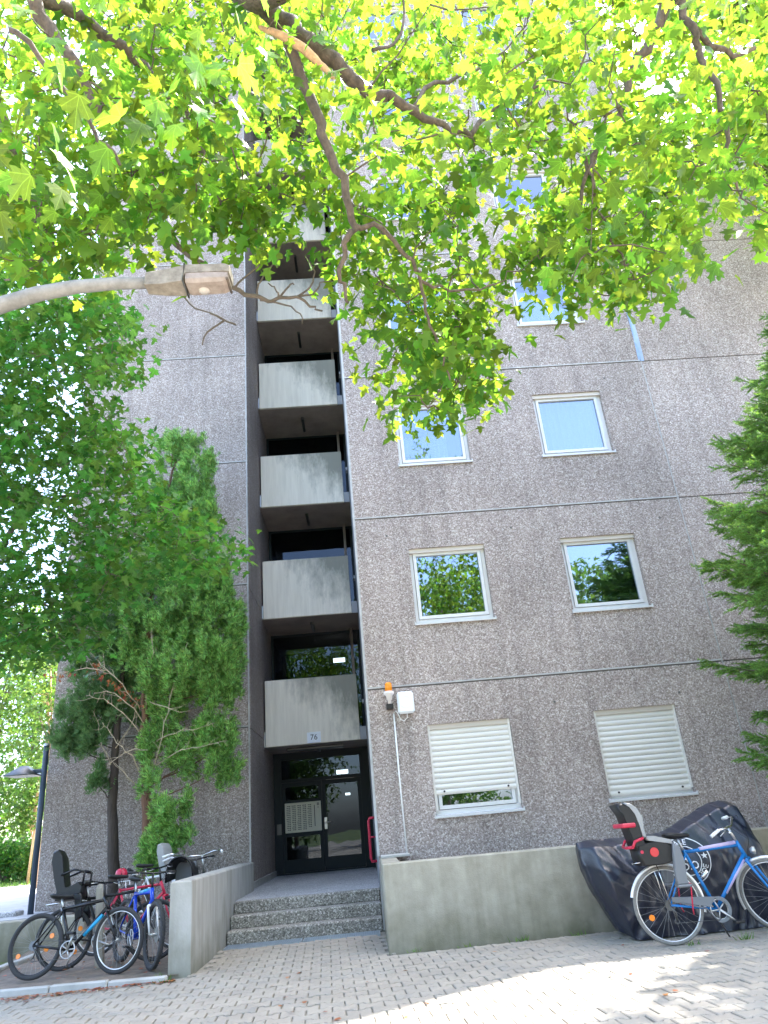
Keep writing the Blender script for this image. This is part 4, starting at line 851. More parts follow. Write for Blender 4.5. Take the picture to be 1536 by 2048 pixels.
# ================================================================== covered motorcycle
CY0, CY1 = -2.78, -2.02; yc = (CY0 + CY1) / 2
ridge = [at(u, v, yc) for u, v in ((1152, 1686), (1200, 1679), (1260, 1672), (1318, 1666), (1350, 1648), (1385, 1624), (1415, 1607), (1435, 1601), (1452, 1604), (1466, 1625), (1484, 1662), (1508, 1708), (1530, 1745))]
rx = [p[0] for p in ridge] + [ridge[-1][0] + .2, ridge[-1][0] + .38]; rz = [p[2] for p in ridge] + [.62, .50]
NX, NT = 220, 110; x0, x1 = rx[0], rx[-1]; V = []; F = []
def sm01(a, b, t): t = min(1, max(0, (t - a) / (b - a))); return t * t * (3 - 2 * t)
for i in range(NX + 1):
    s = i / NX; x = x0 + (x1 - x0) * s; h = float(np.interp(x, rx, rz)); end = sm01(0, .055, s) * (1 - .5 * sm01(.93, 1, s))
    for j in range(NT + 1):
        t = j / NT * 2 - 1; a = abs(t)                       # -1 front hem, 0 ridge, 1 back hem
        yy = (sm01(0, .5, a) ** .75) * .36 * (.30 + .70 * end) * (1.0 - .12 * sm01(.55, 1, a)); top = sm01(.0, .34, a) * .07
        dn = max(0, a - .26) / .74; z = h - top - dn * (h - .07 - .06 * (1 - end)); side_ = -1 if t < 0 else 1
        xx = x + (.30 * dn ** 1.7) * (1 - sm01(0, .22, s)) - .05 * dn * sm01(.9, 1, s)
        bul = 1 + .22 * math.sin(math.pi * min(1, dn * 1.05)) * (.5 + .5 * math.sin(s * 9 + 1)); yy *= bul
        f1 = noise.noise((xx * 5.2 + z * 3.0, z * 2.2 - xx * 1.5, side_ * 3 + 1)); f2 = noise.noise((xx * 13 + z * 8, z * 4, side_ * 5)); fold = math.sin((xx * 26 + 9 * noise.noise((xx * 2.5, z * 2, 7)))) * sm01(.1, .8, dn)
        dr = math.sin((xx - 3.85) * 16 / max(.35, 1.25 - z)) * sm01(.62, .72, s) * dn
        rg = (1 - abs(noise.noise((xx * 4.2 + z * 5.5, z * 3.1 - xx * 2.4, side_ * 2 + 11))) * 2.2); rg2 = (1 - abs(noise.noise((xx * 9 - z * 6, z * 7 + xx * 3, side_ * 2 + 31))) * 2.4)
        off = .032 * f1 + .010 * f2 + .019 * fold + .024 * dr + .013 * max(0, rg) ** 2 + .003 * max(0, rg2) ** 2
        V.append((xx + .012 * f2, yc + side_ * (yy + off * (.25 + .75 * sm01(.1, .4, a))), max(.012, z + .03 * f1 * (1 - dn) * end + .012 * f2)))
for i in range(NX):
    for j in range(NT): a = i * (NT + 1) + j; F.append((a, a + NT + 1, a + NT + 2, a + 1))
b = MB().add(V, F, True)
cap = [i for i in range(NT + 1)]; b.f.append(tuple(cap)); b.sm.append(True); b.f.append(tuple([NX * (NT + 1) + i for i in range(NT + 1)][::-1])); b.sm.append(True)
cv = empty('covered_motorcycle', (3.2, yc, 0)); tag(cv, 'motorcycle under a creased navy black tarpaulin with round white print', 'motorcycle')
tp_ = b.build('tarpaulin', M['cover'], cv); rel(tp_, cv)
# print laid on the cover surface
from mathutils.bvhtree import BVHTree
bv = BVHTree.FromPolygons(V, F)
lc = at(1378, 1722, CY0); LR = abs(at(1420, 1722, CY0)[0] - lc[0]) * 1.0
def drape(pts2):                                            # (x, z) on the logo plane -> a point just proud of the cover
    out = []
    for x, z in pts2:
        hit = bv.ray_cast(Vector((lc[0] + x, CY0 - 1.5, lc[2] + z)), Vector((0, 1, 0)))
        out.append((hit[0] - Vector((0, .004, 0))) if hit[0] is not None else Vector((lc[0] + x, CY0, lc[2] + z)))
    return out
pr_ = MB()
def ringprint(r0, r1, n=72):
    A = drape([(r0 * math.cos(w), r0 * math.sin(w)) for w in np.linspace(0, 2 * math.pi, n + 1)]); B = drape([(r1 * math.cos(w), r1 * math.sin(w)) for w in np.linspace(0, 2 * math.pi, n + 1)])
    pr_.add(A + B, [(i, i + 1, i + n + 2, i + n + 1) for i in range(n)], True)
ringprint(LR * .985, LR * 1.03); ringprint(LR * .60, LR * .635)
def textprint(body, size, cx, cz, rotz):
    c = bpy.data.curves.new('tmp', 'FONT'); c.body = body; c.size = size; c.align_x = 'CENTER'; c.align_y = 'CENTER'; c.resolution_u = 2; c.offset = size * .012
    o = bpy.data.objects.new('tmp', c); COL.objects.link(o); dg = bpy.context.evaluated_depsgraph_get(); me = o.evaluated_get(dg).to_mesh()
    P2 = [(cx + v.co.x * math.cos(rotz) - v.co.y * math.sin(rotz), cz + v.co.x * math.sin(rotz) + v.co.y * math.cos(rotz)) for v in me.vertices]
    Fs = [tuple(p.vertices) for p in me.polygons]; o.evaluated_get(dg).to_mesh_clear(); bpy.data.objects.remove(o); bpy.data.curves.remove(c)
    pr_.add(drape(P2), Fs)
def arctext(body, a_mid, r, size, step, flip=False):
    n = len(body)
    for i, ch in enumerate(body):
        if ch == ' ': continue
        k = (i - (n - 1) / 2) * step; w = a_mid + (k if flip else -k)
        textprint(ch, size, r * math.cos(w), r * math.sin(w), w + (math.pi / 2 if flip else -math.pi / 2))
arctext('WE ARE', math.radians(118), LR * .80, LR * .34, .27); arctext('RIDE', math.radians(-42), LR * .80, LR * .34, .25, True)
textprint('A', LR * .42, -.14 * LR, .10 * LR, 0); textprint('JO.O', LR * .46, 0, -.24 * LR, .12)
st = []; 
for i in range(10): w = math.pi / 2 + i * math.pi / 5; r = LR * (.15 if i % 2 == 0 else .062); st.append((LR * .80 * math.cos(.22) + r * math.cos(w), LR * .80 * math.sin(.22) + r * math.sin(w)))
q = drape(st + [(LR * .80 * math.cos(.22), LR * .80 * math.sin(.22))]); pr_.add(q, [(i, (i + 1) % 10, 10) for i in range(10)])
rel(pr_.build('round_print', M['print'], cv), cv)

# ================================================================== lamps
ld = 4.3
A_ = Vector(atd(300, 567, ld)); B_ = Vector(atd(462, 560, ld)); dx = (B_ - A_).normalized(); sidev = dx.cross(Vector((0, 0, 1))).normalized(); upv = sidev.cross(dx)
foot = Vector((-3.75, -6.95, 0)); sl_ = tag(empty('street_lamp', foot), 'street lamp with stained pale head reaching in from the left', 'street lamp')
arm = [Vector(atd(u, v, ld)) for u, v in ((302, 566), (230, 567), (150, 574), (75, 588), (0, 611))]
arm += [Vector((-2.75, -7.5, 4.12)), Vector((-3.3, -7.45, 3.85)), Vector((-3.66, -7.2, 3.3)), Vector((-3.74, -6.95, 2.5)), foot]
b = MB().tube(arm, [.034, .037, .041, .045, .049, .056, .064, .072, .08, .09], 14); rel(b.build('pole', M['lampgrey'], sl_), sl_)
def lb(f, s, u): return A_ + dx * f + sidev * s + upv * u
Lh = (B_ - A_).length; k_ = Lh / .555
def hring(f, w, u0, u1): return [lb(f * k_, -w * k_, u0 * k_), lb(f * k_, w * k_, u0 * k_), lb(f * k_, w * k_, u1 * k_), lb(f * k_, w * .7 * k_, (u1 + .02) * k_), lb(f * k_, -w * .7 * k_, (u1 + .02) * k_), lb(f * k_, -w * k_, u1 * k_)]
def flat(b):
    for i in range(len(b.sm)): b.sm[i] = False
    return b
b = flat(MB().loft([hring(-.02, .05, -.05, .05), hring(.10, .062, -.06, .06), hring(.24, .078, -.055, .075), hring(.26, .08, .01, .08), hring(.52, .08, .012, .075), hring(.555, .074, .012, .06)]))
rel(b.build('lamp_housing', M['lamphead'], sl_), sl_)
def lring(f, w, d_): return [lb(f * k_, s * w * k_, u * k_) for s, u in ((-1, .008), (-1, d_ * .6), (-.8, d_), (.8, d_), (1, d_ * .6), (1, .008))]
b = flat(MB().loft([lring(.262, .076, -.058), lring(.29, .078, -.066), lring(.51, .076, -.062), lring(.545, .07, -.045)])); rel(b.build('lens', M['lens'], sl_), sl_)
rel(MB().lathe([(0, -.012), (.02, -.009), (.034, 0), (.03, .004), (0, .004)], lb(.37 * k_, -.02, -.064 * k_), 18, tuple(upv)).build('bulb', M['bulb'], sl_), sl_)
rel(MB().tube([lb(.25 * k_, -.084 * k_, -.066 * k_), lb(.25 * k_, .084 * k_, -.066 * k_), lb(.25 * k_, .084 * k_, .085 * k_), lb(.25 * k_, -.084 * k_, .085 * k_), lb(.25 * k_, -.084 * k_, -.066 * k_)], .005, 6).build('clip_band', M['steel_dark'], sl_), sl_)
rel(MB().tube([lb(.545 * k_, -.075 * k_, -.045 * k_), lb(.545 * k_, .075 * k_, -.045 * k_)], .008, 6).build('end_latch', M['bark'], sl_), sl_)

p0 = at(61, 1826, 2.46); p1 = at(92, 1490, 2.46); pf = Vector((p0[0], 2.46, .43)); dl_ = tag(empty('path_lamp', pf), 'slim dark blue lamp post with pyramid shade at the building corner', 'lamp post')
xx = p0[0]; rel(MB().tube([(xx, 2.46, .43), (xx, 2.46, p1[2])], .048, 12).build('post', M['post_blue'], dl_), dl_)
rel(MB().lathe([(0, .03), (.05, .02), (.055, -.02)], (xx, 2.46, p1[2]), 12).build('post_cap', M['alu'], dl_), dl_)
za = at(88, 1541, 2.46)[2]; hx = at(48, 1545, 2.46)[0]
rel(MB().bbox(hx, xx - .02, 2.44, 2.48, za - .035, za + .03, .008).build('arm', M['post_blue'], dl_), dl_)
rel(MB().loft([[(hx - .24, 2.22, za - .07), (hx + .24, 2.22, za - .07), (hx + .24, 2.70, za - .07), (hx - .24, 2.70, za - .07)], [(hx - .24, 2.22, za - .05), (hx + .24, 2.22, za - .05), (hx + .24, 2.70, za - .05), (hx - .24, 2.70, za - .05)], [(hx - .05, 2.41, za + .10), (hx + .05, 2.41, za + .10), (hx + .05, 2.51, za + .10), (hx - .05, 2.51, za + .10)]]).build('shade', M['steel_dark'], dl_), dl_)

# ================================================================== trees
def leaf_tpl(full=True, seed=0):
    r = random.Random(seed)
    if full: h = [(0, 0), (.13, -.05), (.36, .02), (.25, .13), (.37, .22), (.56, .43), (.40, .42), (.35, .53), (.17, .50), (.16, .66), (.25, .77), (.09, .81), (0, 1.03)]
    else: h = [(0, 0), (.36, .02), (.22, .17), (.56, .43), (.18, .50), (.22, .76), (0, 1.02)]
    o = h + [(-x, y) for x, y in h[-2:0:-1]]; o = [(x * r.uniform(.92, 1.08), y * r.uniform(.95, 1.05)) for x, y in o]
    fold = r.uniform(.05, .42); dr = r.uniform(.2, .9); cv = r.uniform(-.15, .2)
    def z(x, y): return fold * abs(x) - dr * (y * .9) ** 2 * .6 + cv * x * y - .35 * fold * x * x * 2
    V = [(0, .30, z(0, .3))] + [(x, y, z(x, y)) for x, y in o]; n = len(o)
    return np.array(V), np.array([(0, 1 + i, 1 + (i + 1) % n) for i in range(n)])
FULL = [leaf_tpl(True, s) for s in range(6)]; LITE = [leaf_tpl(False, 20 + s) for s in range(5)]
def frames(n, rng, down=(-.2, .9), roll=.5, up=None):
    """n random leaf frames: columns x, tip direction, normal"""
    az = rng.uniform(0, 2 * np.pi, n); pt = -rng.uniform(*down, n)
    t = np.stack([np.cos(az) * np.cos(pt), np.sin(az) * np.cos(pt), np.sin(pt)], 1)
    nn = np.stack([-np.cos(az) * np.sin(pt), -np.sin(az) * np.sin(pt), np.cos(pt)], 1); x = np.cross(t, nn)
    a = rng.normal(0, roll, n)[:, None]; x2 = x * np.cos(a) + nn * np.sin(a); n2 = -x * np.sin(a) + nn * np.cos(a)
    return np.stack([x2, t, n2], 2)
def scatter(tpls, pos, fr, sc, rng):
    V = []; T = []; off = 0; pick = rng.integers(0, len(tpls), len(pos))
    for k, (v, f) in enumerate(tpls):
        i = np.where(pick == k)[0]
        if not len(i): continue
        P = np.einsum('nij,vj->nvi', fr[i], v) * sc[i][:, None, None] + pos[i][:, None, :]
        V.append(P.reshape(-1, 3)); T.append((f[None] + (np.arange(len(i)) * len(v))[:, None, None] + off).reshape(-1, 3)); off += len(i) * len(v)
    return np.concatenate(V), np.concatenate(T)
def inpoly(p, poly):
    x, y = p[:, 0], p[:, 1]; c = np.zeros(len(p), bool); n = len(poly); j = n - 1
    for i in range(n):
        xi, yi = poly[i]; xj, yj = poly[j]; c ^= ((yi > y) != (yj > y)) & (x < (xj - xi) * (y - yi) / (yj - yi + 1e-9) + xi); j = i
    return c
def sample_poly(poly, n, rng, holes=()):
    a = np.array(poly); lo, hi = a.min(0), a.max(0); out = np.zeros((0, 2))
    while len(out) < n:
        p = rng.uniform(lo, hi, (n * 2, 2)); k = inpoly(p, poly)
        for hx, hy, hr, pr_k in holes: k &= ~((np.hypot(p[:, 0] - hx, p[:, 1] - hy) < hr) & (rng.uniform(0, 1, len(p)) > pr_k))
        out = np.concatenate([out, p[k]])
    return out[:n]
def pts_at(uv, d): return CAM + (CF[None] + CR[None] * ((uv[:, :1] - 768) / FPX) + CU[None] * ((1024 - uv[:, 1:2]) / FPX)) * np.asarray(d).reshape(-1, 1)
def proj(P):
    d = P - CAM; z = d @ CF; return 768 + FPX * (d @ CR) / z, 1024 - FPX * (d @ CU) / z, z
def bend(pts, n=4, jit=.03, rng=random):                      # soften a polyline
    P = [Vector(p) for p in pts]; out = []
    for i in range(len(P) - 1):
        p0, p1, p2, p3 = P[max(i - 1, 0)], P[i], P[i + 1], P[min(i + 2, len(P) - 1)]
        for k in range(n):
            t = k / n; q = .5 * ((2 * p1) + (p2 - p0) * t + (2 * p0 - 5 * p1 + 4 * p2 - p3) * t * t + (3 * p1 - p0 - 3 * p2 + p3) * t ** 3)
            out.append(q + Vector((rng.gauss(0, jit), rng.gauss(0, jit), rng.gauss(0, jit))) * (0 if i == 0 and k == 0 else 1))
    return out + [P[-1]]
def grow(centres, skel, b, r0=.006, maxd=1.6):
    """twigs from each cluster to the nearest wood already there"""
    S_ = [np.array(skel)]; order = np.argsort([np.min(np.linalg.norm(S_[0] - c, axis=1)) for c in centres]); A = S_[0]
    for i in order:
        c = centres[i]; d = np.linalg.norm(A - c, axis=1); k = d.argmin()
        if d[k] < maxd:
            a = A[k]; mid = (a + c) / 2 + np.array([random.gauss(0, .06), random.gauss(0, .06), .12 * d[k]]) * .8; q1 = a * .5 + mid * .5 + RNG.normal(0, .02, 3)
            b.tube([a, q1, mid, c], [r0 * (.6 + .5 * d[k]), r0 * .8, r0 * .6, r0 * .35], 5, False)
            A = np.concatenate([A, [mid, c]])
        else: A = np.concatenate([A, [c]])
def put_leaves(tree, base, pos, fr, sc, rng, mt, n_obj, name='foliage', tpl=FULL, tpl_far=LITE, far=1e9):
    u, v, z = proj(pos); vis = (u > -30) & (u < 1566) & (v > -30) & (v < 2078) & (z > .3); size = np.where(vis, sc / np.maximum(z, .3), -1)
    big = np.argsort(-size)[:n_obj]; big = big[size[big] > 0]; msk = np.ones(len(pos), bool); msk[big] = False; B = np.array(base)
    meshes = [np_mesh('leaf', v_, f_, M[mt + '_near'], True) for v_, f_ in tpl]
    for i in big:
        o = link('leaf', meshes[int(rng.integers(0, len(meshes)))], tree); F_ = fr[i] * sc[i]
        mm = Matrix.Identity(4)
        for r in range(3):
            for c in range(3): mm[r][c] = F_[r, c]
            mm[r][3] = pos[i][r] - B[r]
        o.matrix_basis = mm
    if msk.any():
        V, T = scatter(tpl_far, pos[msk], fr[msk], sc[msk], rng); o = link(name, np_mesh(name, V - B, T, M[mt]), tree); tag(o, kind='stuff')

# ---- the maple over the camera
mb = np.array([1.9, -13.6, 0]); maple = tag(empty('maple_tree', mb), 'sunlit maple spreading its bright green leafy boughs across the top', 'tree')
CUR = [maple]; skel = []
def bough(pts, r, n=10, jit=.012):
    q = bend(pts, 4, jit); rr = [r[0] + (r[1] - r[0]) * i / (len(q) - 1) for i in range(len(q))]; nb = MB().tube(q, rr, n).build('bough', M['bark'], CUR[0]); rel(nb, CUR[0]); skel.extend([np.array(p) for p in q]); return q
def pxl(L): return [atd(u, v, d * .95) for u, v, d in L]
trunk_top = Vector((1.6, -13.2, 4.2)); crotch = Vector((1.3, -12.6, 6.0))
tw = MB().tube(bend([mb, (1.85, -13.5, 1.5), (1.7, -13.3, 3.0), trunk_top, crotch], 4, .02), [.30 - .008 * i for i in range(17)], 14); rel(tw.build('trunk', M['bark'], maple), maple)
B1 = pxl([(490, -20, 5.2), (585, 62, 5.15), (655, 112, 5.1), (722, 165, 5.1), (790, 205, 5.2), (870, 238, 5.4), (942, 272, 5.6)])
bough([crotch, (.6, -10.6, 6.4), (-.2, -8.6, 5.95)] + B1[:1], [.15, .12]); bough(B1, [.075, .016], 12, .02)
bough(pxl([(575, 60, 5.1), (612, 190, 5.0), (660, 292, 4.95), (690, 385, 4.9), (706, 450, 4.9), (690, 482, 4.9), (684, 560, 4.9), (697, 606, 4.9)]), [.04, .010])
bough(pxl([(704, 448, 4.9), (760, 458, 5.0), (810, 512, 5.1), (842, 562, 5.2), (858, 640, 5.2), (882, 700, 5.25), (900, 760, 5.3)]), [.019, .006])
bough(pxl([(842, 562, 5.2), (900, 578, 5.3), (960, 580, 5.4), (1010, 560, 5.5)]), [.012, .005])
bough(pxl([(820, 222, 5.3), (870, 170, 5.6), (950, 140, 5.9), (1020, 90, 6.2)]), [.02, .006]); bough(pxl([(940, 272, 5.6), (1000, 210, 5.9), (1080, 170, 6.2), (1180, 120, 6.5)]), [.022, .006]); bough(pxl([(745, 100, 5.4), (800, 70, 5.6), (815, -20, 5.8)]), [.014, .008])
bough([crotch, (2.0, -10.3, 6.3)] + pxl([(1345, -30, 5.6)]), [.11, .05]); bough(pxl([(1345, -30, 5.6), (1310, 70, 5.6), (1268, 132, 5.6), (1240, 222, 5.6), (1198, 292, 5.6), (1168, 362, 5.6), (1162, 440, 5.6)]), [.045, .010])
bough(pxl([(1172, 322, 5.6), (1195, 412, 5.6), (1235, 495, 5.6), (1270, 560, 5.6)]), [.014, .005]); bough(pxl([(1350, -20, 5.6), (1382, 52, 5.5), (1402, 112, 5.5), (1442, 192, 5.4), (1456, 272, 5.4), (1462, 332, 5.4), (1482, 392, 5.4)]), [.032, .008]); bough(pxl([(1382, 52, 5.5), (1470, 112, 5.6), (1550, 68, 5.7)]), [.026, .012])
bough([crotch, (-.6, -11.6, 6.6), (-2.0, -9.6, 6.3)] + pxl([(-60, 90, 5.6)]), [.13, .06]); B5 = pxl([(-60, 90, 5.6), (0, 235, 5.5), (20, 300, 5.4), (50, 382, 5.4), (82, 452, 5.4), (102, 506, 5.4)]); bough(B5, [.06, .03], 12)
bough(pxl([(60, -20, 5.2), (112, 82, 5.2), (152, 132, 5.2), (182, 192, 5.2), (202, 245, 5.2)]), [.05, .028]); bough(pxl([(290, 130, 5.8), (340, 190, 5.8), (386, 272, 5.8), (410, 322, 5.8), (432, 385, 5.8), (450, 420, 5.8)]), [.032, .008])
bough(pxl([(60, -20, 5.2), (200, 60, 5.6), (290, 130, 5.8)]), [.05, .034]); bough(pxl([(20, 60, 3.0), (110, 150, 3.0), (190, 260, 3.0), (240, 330, 3.0)]), [.012, .006])
bough(pxl([(102, 506, 5.4), (60, 540, 5.6), (10, 560, 5.8)]), [.012, .008])
# torn pale wood along the underside of the thick bough
tq = pxl([(518, 55, 5.02), (556, 68, 5.0), (600, 92, 4.98), (640, 128, 4.97), (668, 156, 4.97)]); tn = MB().tube(bend(tq, 4, .004), [.012 + .020 * math.sin(math.pi * i / 16) for i in range(17)], 7); rel(tn.build('torn_wood', M['torn'], maple), maple)
# dead bare branch
wood2 = MB(); dead = bend(pxl([(330, 470, 5.9), (382, 512, 5.9), (440, 550, 5.85), (490, 590, 5.8), (545, 600, 5.8), (592, 594, 5.8), (620, 612, 5.8), (645, 622, 5.8)]), 4, .008); wood2.tube(dead, [.026 - .0007 * i for i in range(len(dead))], 8)
for L in ([(352, 560, 6), (378, 608, 6), (420, 626, 6), (450, 640, 6)], [(515, 590, 5.8), (520, 560, 5.8), (545, 530, 5.8), (560, 515, 5.8)], [(592, 594, 5.8), (622, 575, 5.8), (628, 540, 5.8), (612, 515, 5.8)], [(600, 592, 5.8), (630, 585, 5.8), (640, 566, 5.8), (672, 564, 5.8)], [(520, 600, 5.8), (570, 610, 5.8), (600, 628, 5.8), (606, 648, 5.8)], [(556, 596, 5.8), (556, 580, 5.8), (536, 566, 5.8)], [(558, 596, 5.8), (575, 572, 5.8), (588, 570, 5.8)], [(450, 640, 6), (415, 665, 6), (405, 690, 6)], [(420, 626, 6), (470, 650, 6), (462, 645, 6)], [(470, 575, 5.8), (500, 545, 5.8), (520, 528, 5.8)]):
    q = bend(pxl(L), 3, .006); wood2.tube(q, [.009 - .0006 * i for i in range(len(q))], 5)
rel(wood2.build('dead_branch', M['twig'], maple), maple)
HL = [(605, 435, 70, .05), (540, 300, 40, .25), (770, 360, 60, .25), (1000, 395, 60, .25), (1400, 230, 40, .35), (690, 520, 40, .4), (1120, 300, 40, .35), (900, 330, 40, .4), (1250, 230, 36, .4), (330, 300, 36, .4), (1080, 40, 36, .3), (640, 330, 36, .4), (750, 372, 34, .2), (1005, 400, 44, .3), (455, 430, 45, .25), (610, 240, 35, .3), (1460, 30, 42, .2), (775, 45, 36, .2), (510, 190, 22, .4), (980, 470, 60, .45), (800, 520, 40, .6), (1080, 620, 40, .1), (880, 480, 40, .5), (560, 320, 40, .5)]
R1 = [(-80, -60), (520, -60), (560, 120), (620, 260), (650, 400), (575, 470), (470, 470), (330, 470), (210, 540), (120, 515), (-80, 520)]
R2 = [(520, -60), (1600, -60), (1600, 440), (1520, 490), (1440, 400), (1395, 380), (1375, 480), (1345, 585), (1220, 605), (1130, 560), (1050, 480), (980, 440), (900, 430), (760, 380), (650, 380), (600, 250)]
R3 = [(645, 350), (760, 350), (900, 400), (990, 440), (1060, 540), (1000, 640), (975, 700), (990, 800), (930, 830), (760, 800), (705, 790), (745, 700), (735, 640), (690, 580), (655, 480)]
cl = []
for poly, n, d0, d1 in ((R1, 265, 4.9, 7.8), (R2, 390, 5.3, 8.8), (R3, 110, 5.0, 6.6), ([(1050, 430), (1340, 380), (1350, 585), (1220, 605), (1060, 560)], 42, 5.0, 6.4), ([(440, 370), (570, 370), (575, 470), (470, 480)], 10, 5, 5.8), (R2, 46, 4.1, 4.7), (R1, 26, 4.4, 4.8), ([(-80, 280), (300, 300), (420, 420), (330, 470), (120, 520), (-80, 520)], 50, 4.5, 7)):
    uv = sample_poly(poly, n, RNG, HL); cl.append(pts_at(uv, RNG.uniform(d0, d1, n)))
cl = np.concatenate(cl)
# boughs go on above and behind the camera
extra = np.stack([RNG.uniform(-5, 7, 150), RNG.uniform(-17, -8.5, 150), RNG.uniform(6.4, 10.5, 150)], 1); uE, vE, zE = proj(extra); extra = extra[(zE < .5) | (vE < -120)]
tws = MB(); grow(list(cl), skel, tws, .0075); tag(rel(tws.build('twigs', M['bark'], maple), maple), kind='stuff')
pos = []; 
for c in np.concatenate([cl, extra]):
    n = int(RNG.integers(11, 19)); pos.append(c + RNG.normal(0, 1, (n, 3)) * np.array([.15, .15, .10]) + np.array([0, 0, -.02]))
pos = np.concatenate(pos); near = pts_at(sample_poly([(-40, -40), (560, -40), (520, 200), (300, 330), (150, 420), (-40, 430)], 46, RNG), RNG.uniform(1.9, 3.1, 46)); pos = np.concatenate([pos, near]); n = len(pos)
FRM = frames(n, RNG, (-.15, 1.15), .55); FRM[-46:] = frames(46, RNG, (.55, 1.4), .9)
put_leaves(maple, mb, pos, FRM, RNG.uniform(.076, .135, n), RNG, 'leaf', 300)

# ---- the maple at the left, in the building's shade
mb2 = np.array([-7.4, -1.4, 0]); maple2 = tag(empty('maple_tree', mb2), 'maple with shade-darkened leaf colour at the left edge reaching over the thujas', 'tree'); CUR[0] = maple2; skel = []
top2 = Vector((-7.0, -.9, 5.2)); tw = MB().tube(bend([mb2, (-7.35, -1.3, 2), (-7.1, -1.0, 4), top2, (-6.9, -.6, 8.5)], 4, .02), [.2 - .009 * i for i in range(17)], 12); rel(tw.build('trunk', M['bark'], maple2), maple2)
def aty(L): return [at(u, v, y) for u, v, y in L]
bough([(-7.2, -1.1, 3.2)] + aty([(-20, 1120, -1), (30, 1050, -.8), (100, 1000, -.7), (200, 985, -.5), (290, 990, -.4)]), [.06, .008]); bough([(-7.2, -1.1, 3.0)] + aty([(0, 1010, .3), (90, 995, .5), (160, 1050, .5), (250, 1060, .6), (360, 1110, .5), (450, 1130, .4)]), [.05, .006])
bough([(-7.1, -1, 4.4)] + aty([(-30, 880, 0), (60, 800, 0), (150, 720, 0), (230, 690, 0)]), [.06, .008]); bough([(-7.0, -.9, 5.5)] + aty([(0, 690, .2), (80, 640, .2), (160, 600, .2), (230, 610, .2)]), [.05, .008]); bough([(-7.2, -1.1, 2.6)] + aty([(-10, 1230, 0), (60, 1200, 0), (150, 1240, .2), (200, 1280, .3)]), [.04, .006])
bough([(-7.0, -.9, 5.2)] + aty([(-20, 560, -1), (90, 560, -1.2), (140, 620, -1.2)]), [.05, .01]); bough(aty([(110, 610, -1), (118, 680, -1), (112, 745, -1)]) , [.012, .006]); bough(aty([(120, 590, -1), (160, 660, -1), (190, 720, -1)]), [.012, .006])
LP = [(-90, 500), (90, 525), (190, 565), (250, 625), (262, 735), (180, 770), (165, 800), (230, 830), (300, 885), (265, 950), (330, 1000), (420, 1060), (480, 1105), (470, 1145), (380, 1150), (300, 1160), (230, 1200), (190, 1290), (120, 1330), (-90, 1330)]
H2 = [(150, 790, 34, .12), (140, 675, 30, .2), (170, 560, 24, .3), (130, 905, 22, .25), (110, 1080, 34, .15), (140, 960, 30, .35), (128, 1120, 26, .1), (240, 870, 30, .4), (60, 690, 20, .4), (20, 730, 18, .4)]
uv = sample_poly(LP, 860, RNG, H2); cl = pts_at(uv, RNG.uniform(8.2, 11.4, len(uv)))
tws = MB(); grow(list(cl), skel, tws, .006); tag(rel(tws.build('twigs', M['bark'], maple2), maple2), kind='stuff')
pos = np.concatenate([c + RNG.normal(0, 1, (12, 3)) * np.array([.20, .20, .10]) for c in cl])
ex = np.stack([RNG.uniform(-10.5, -6.2, 900), RNG.uniform(-4, 2, 900), RNG.uniform(3, 10.5, 900)], 1); uE, vE, zE = proj(ex); pos = np.concatenate([pos, ex[uE < 0]]); n = len(pos)
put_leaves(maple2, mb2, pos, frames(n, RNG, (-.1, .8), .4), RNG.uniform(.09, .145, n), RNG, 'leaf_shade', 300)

# ---- thujas
def spray_tpl(seed):
    r = random.Random(seed); V = []; F = []
    for i in range(7):
        a = (i - 3) * .30 + r.gauss(0, .1); L = .6 + .4 * math.cos(a) + r.gauss(0, .08); w = .065; d = (math.sin(a), math.cos(a)); p = (d[1], -d[0]); b = len(V); zz = r.gauss(0, .10); m_ = .55 * L
        V += [(0, 0, 0), (d[0] * m_ + p[0] * w, d[1] * m_ + p[1] * w, zz), (d[0] * L, d[1] * L, zz * 1.6), (d[0] * m_ - p[0] * w, d[1] * m_ - p[1] * w, zz)]; F += [(b, b + 1, b + 2), (b, b + 2, b + 3)]
    return np.array(V), np.array(F)
SPR = [spray_tpl(s) for s in range(5)]
def upframes(out, rng, k=.6):
    t = out + rng.normal(0, k, out.shape); t /= np.linalg.norm(t, axis=1)[:, None]; r = rng.normal(0, 1, out.shape); x = np.cross(t, r); x /= np.linalg.norm(x, axis=1)[:, None] + 1e-9; return np.stack([x, t, np.cross(x, t)], 2)
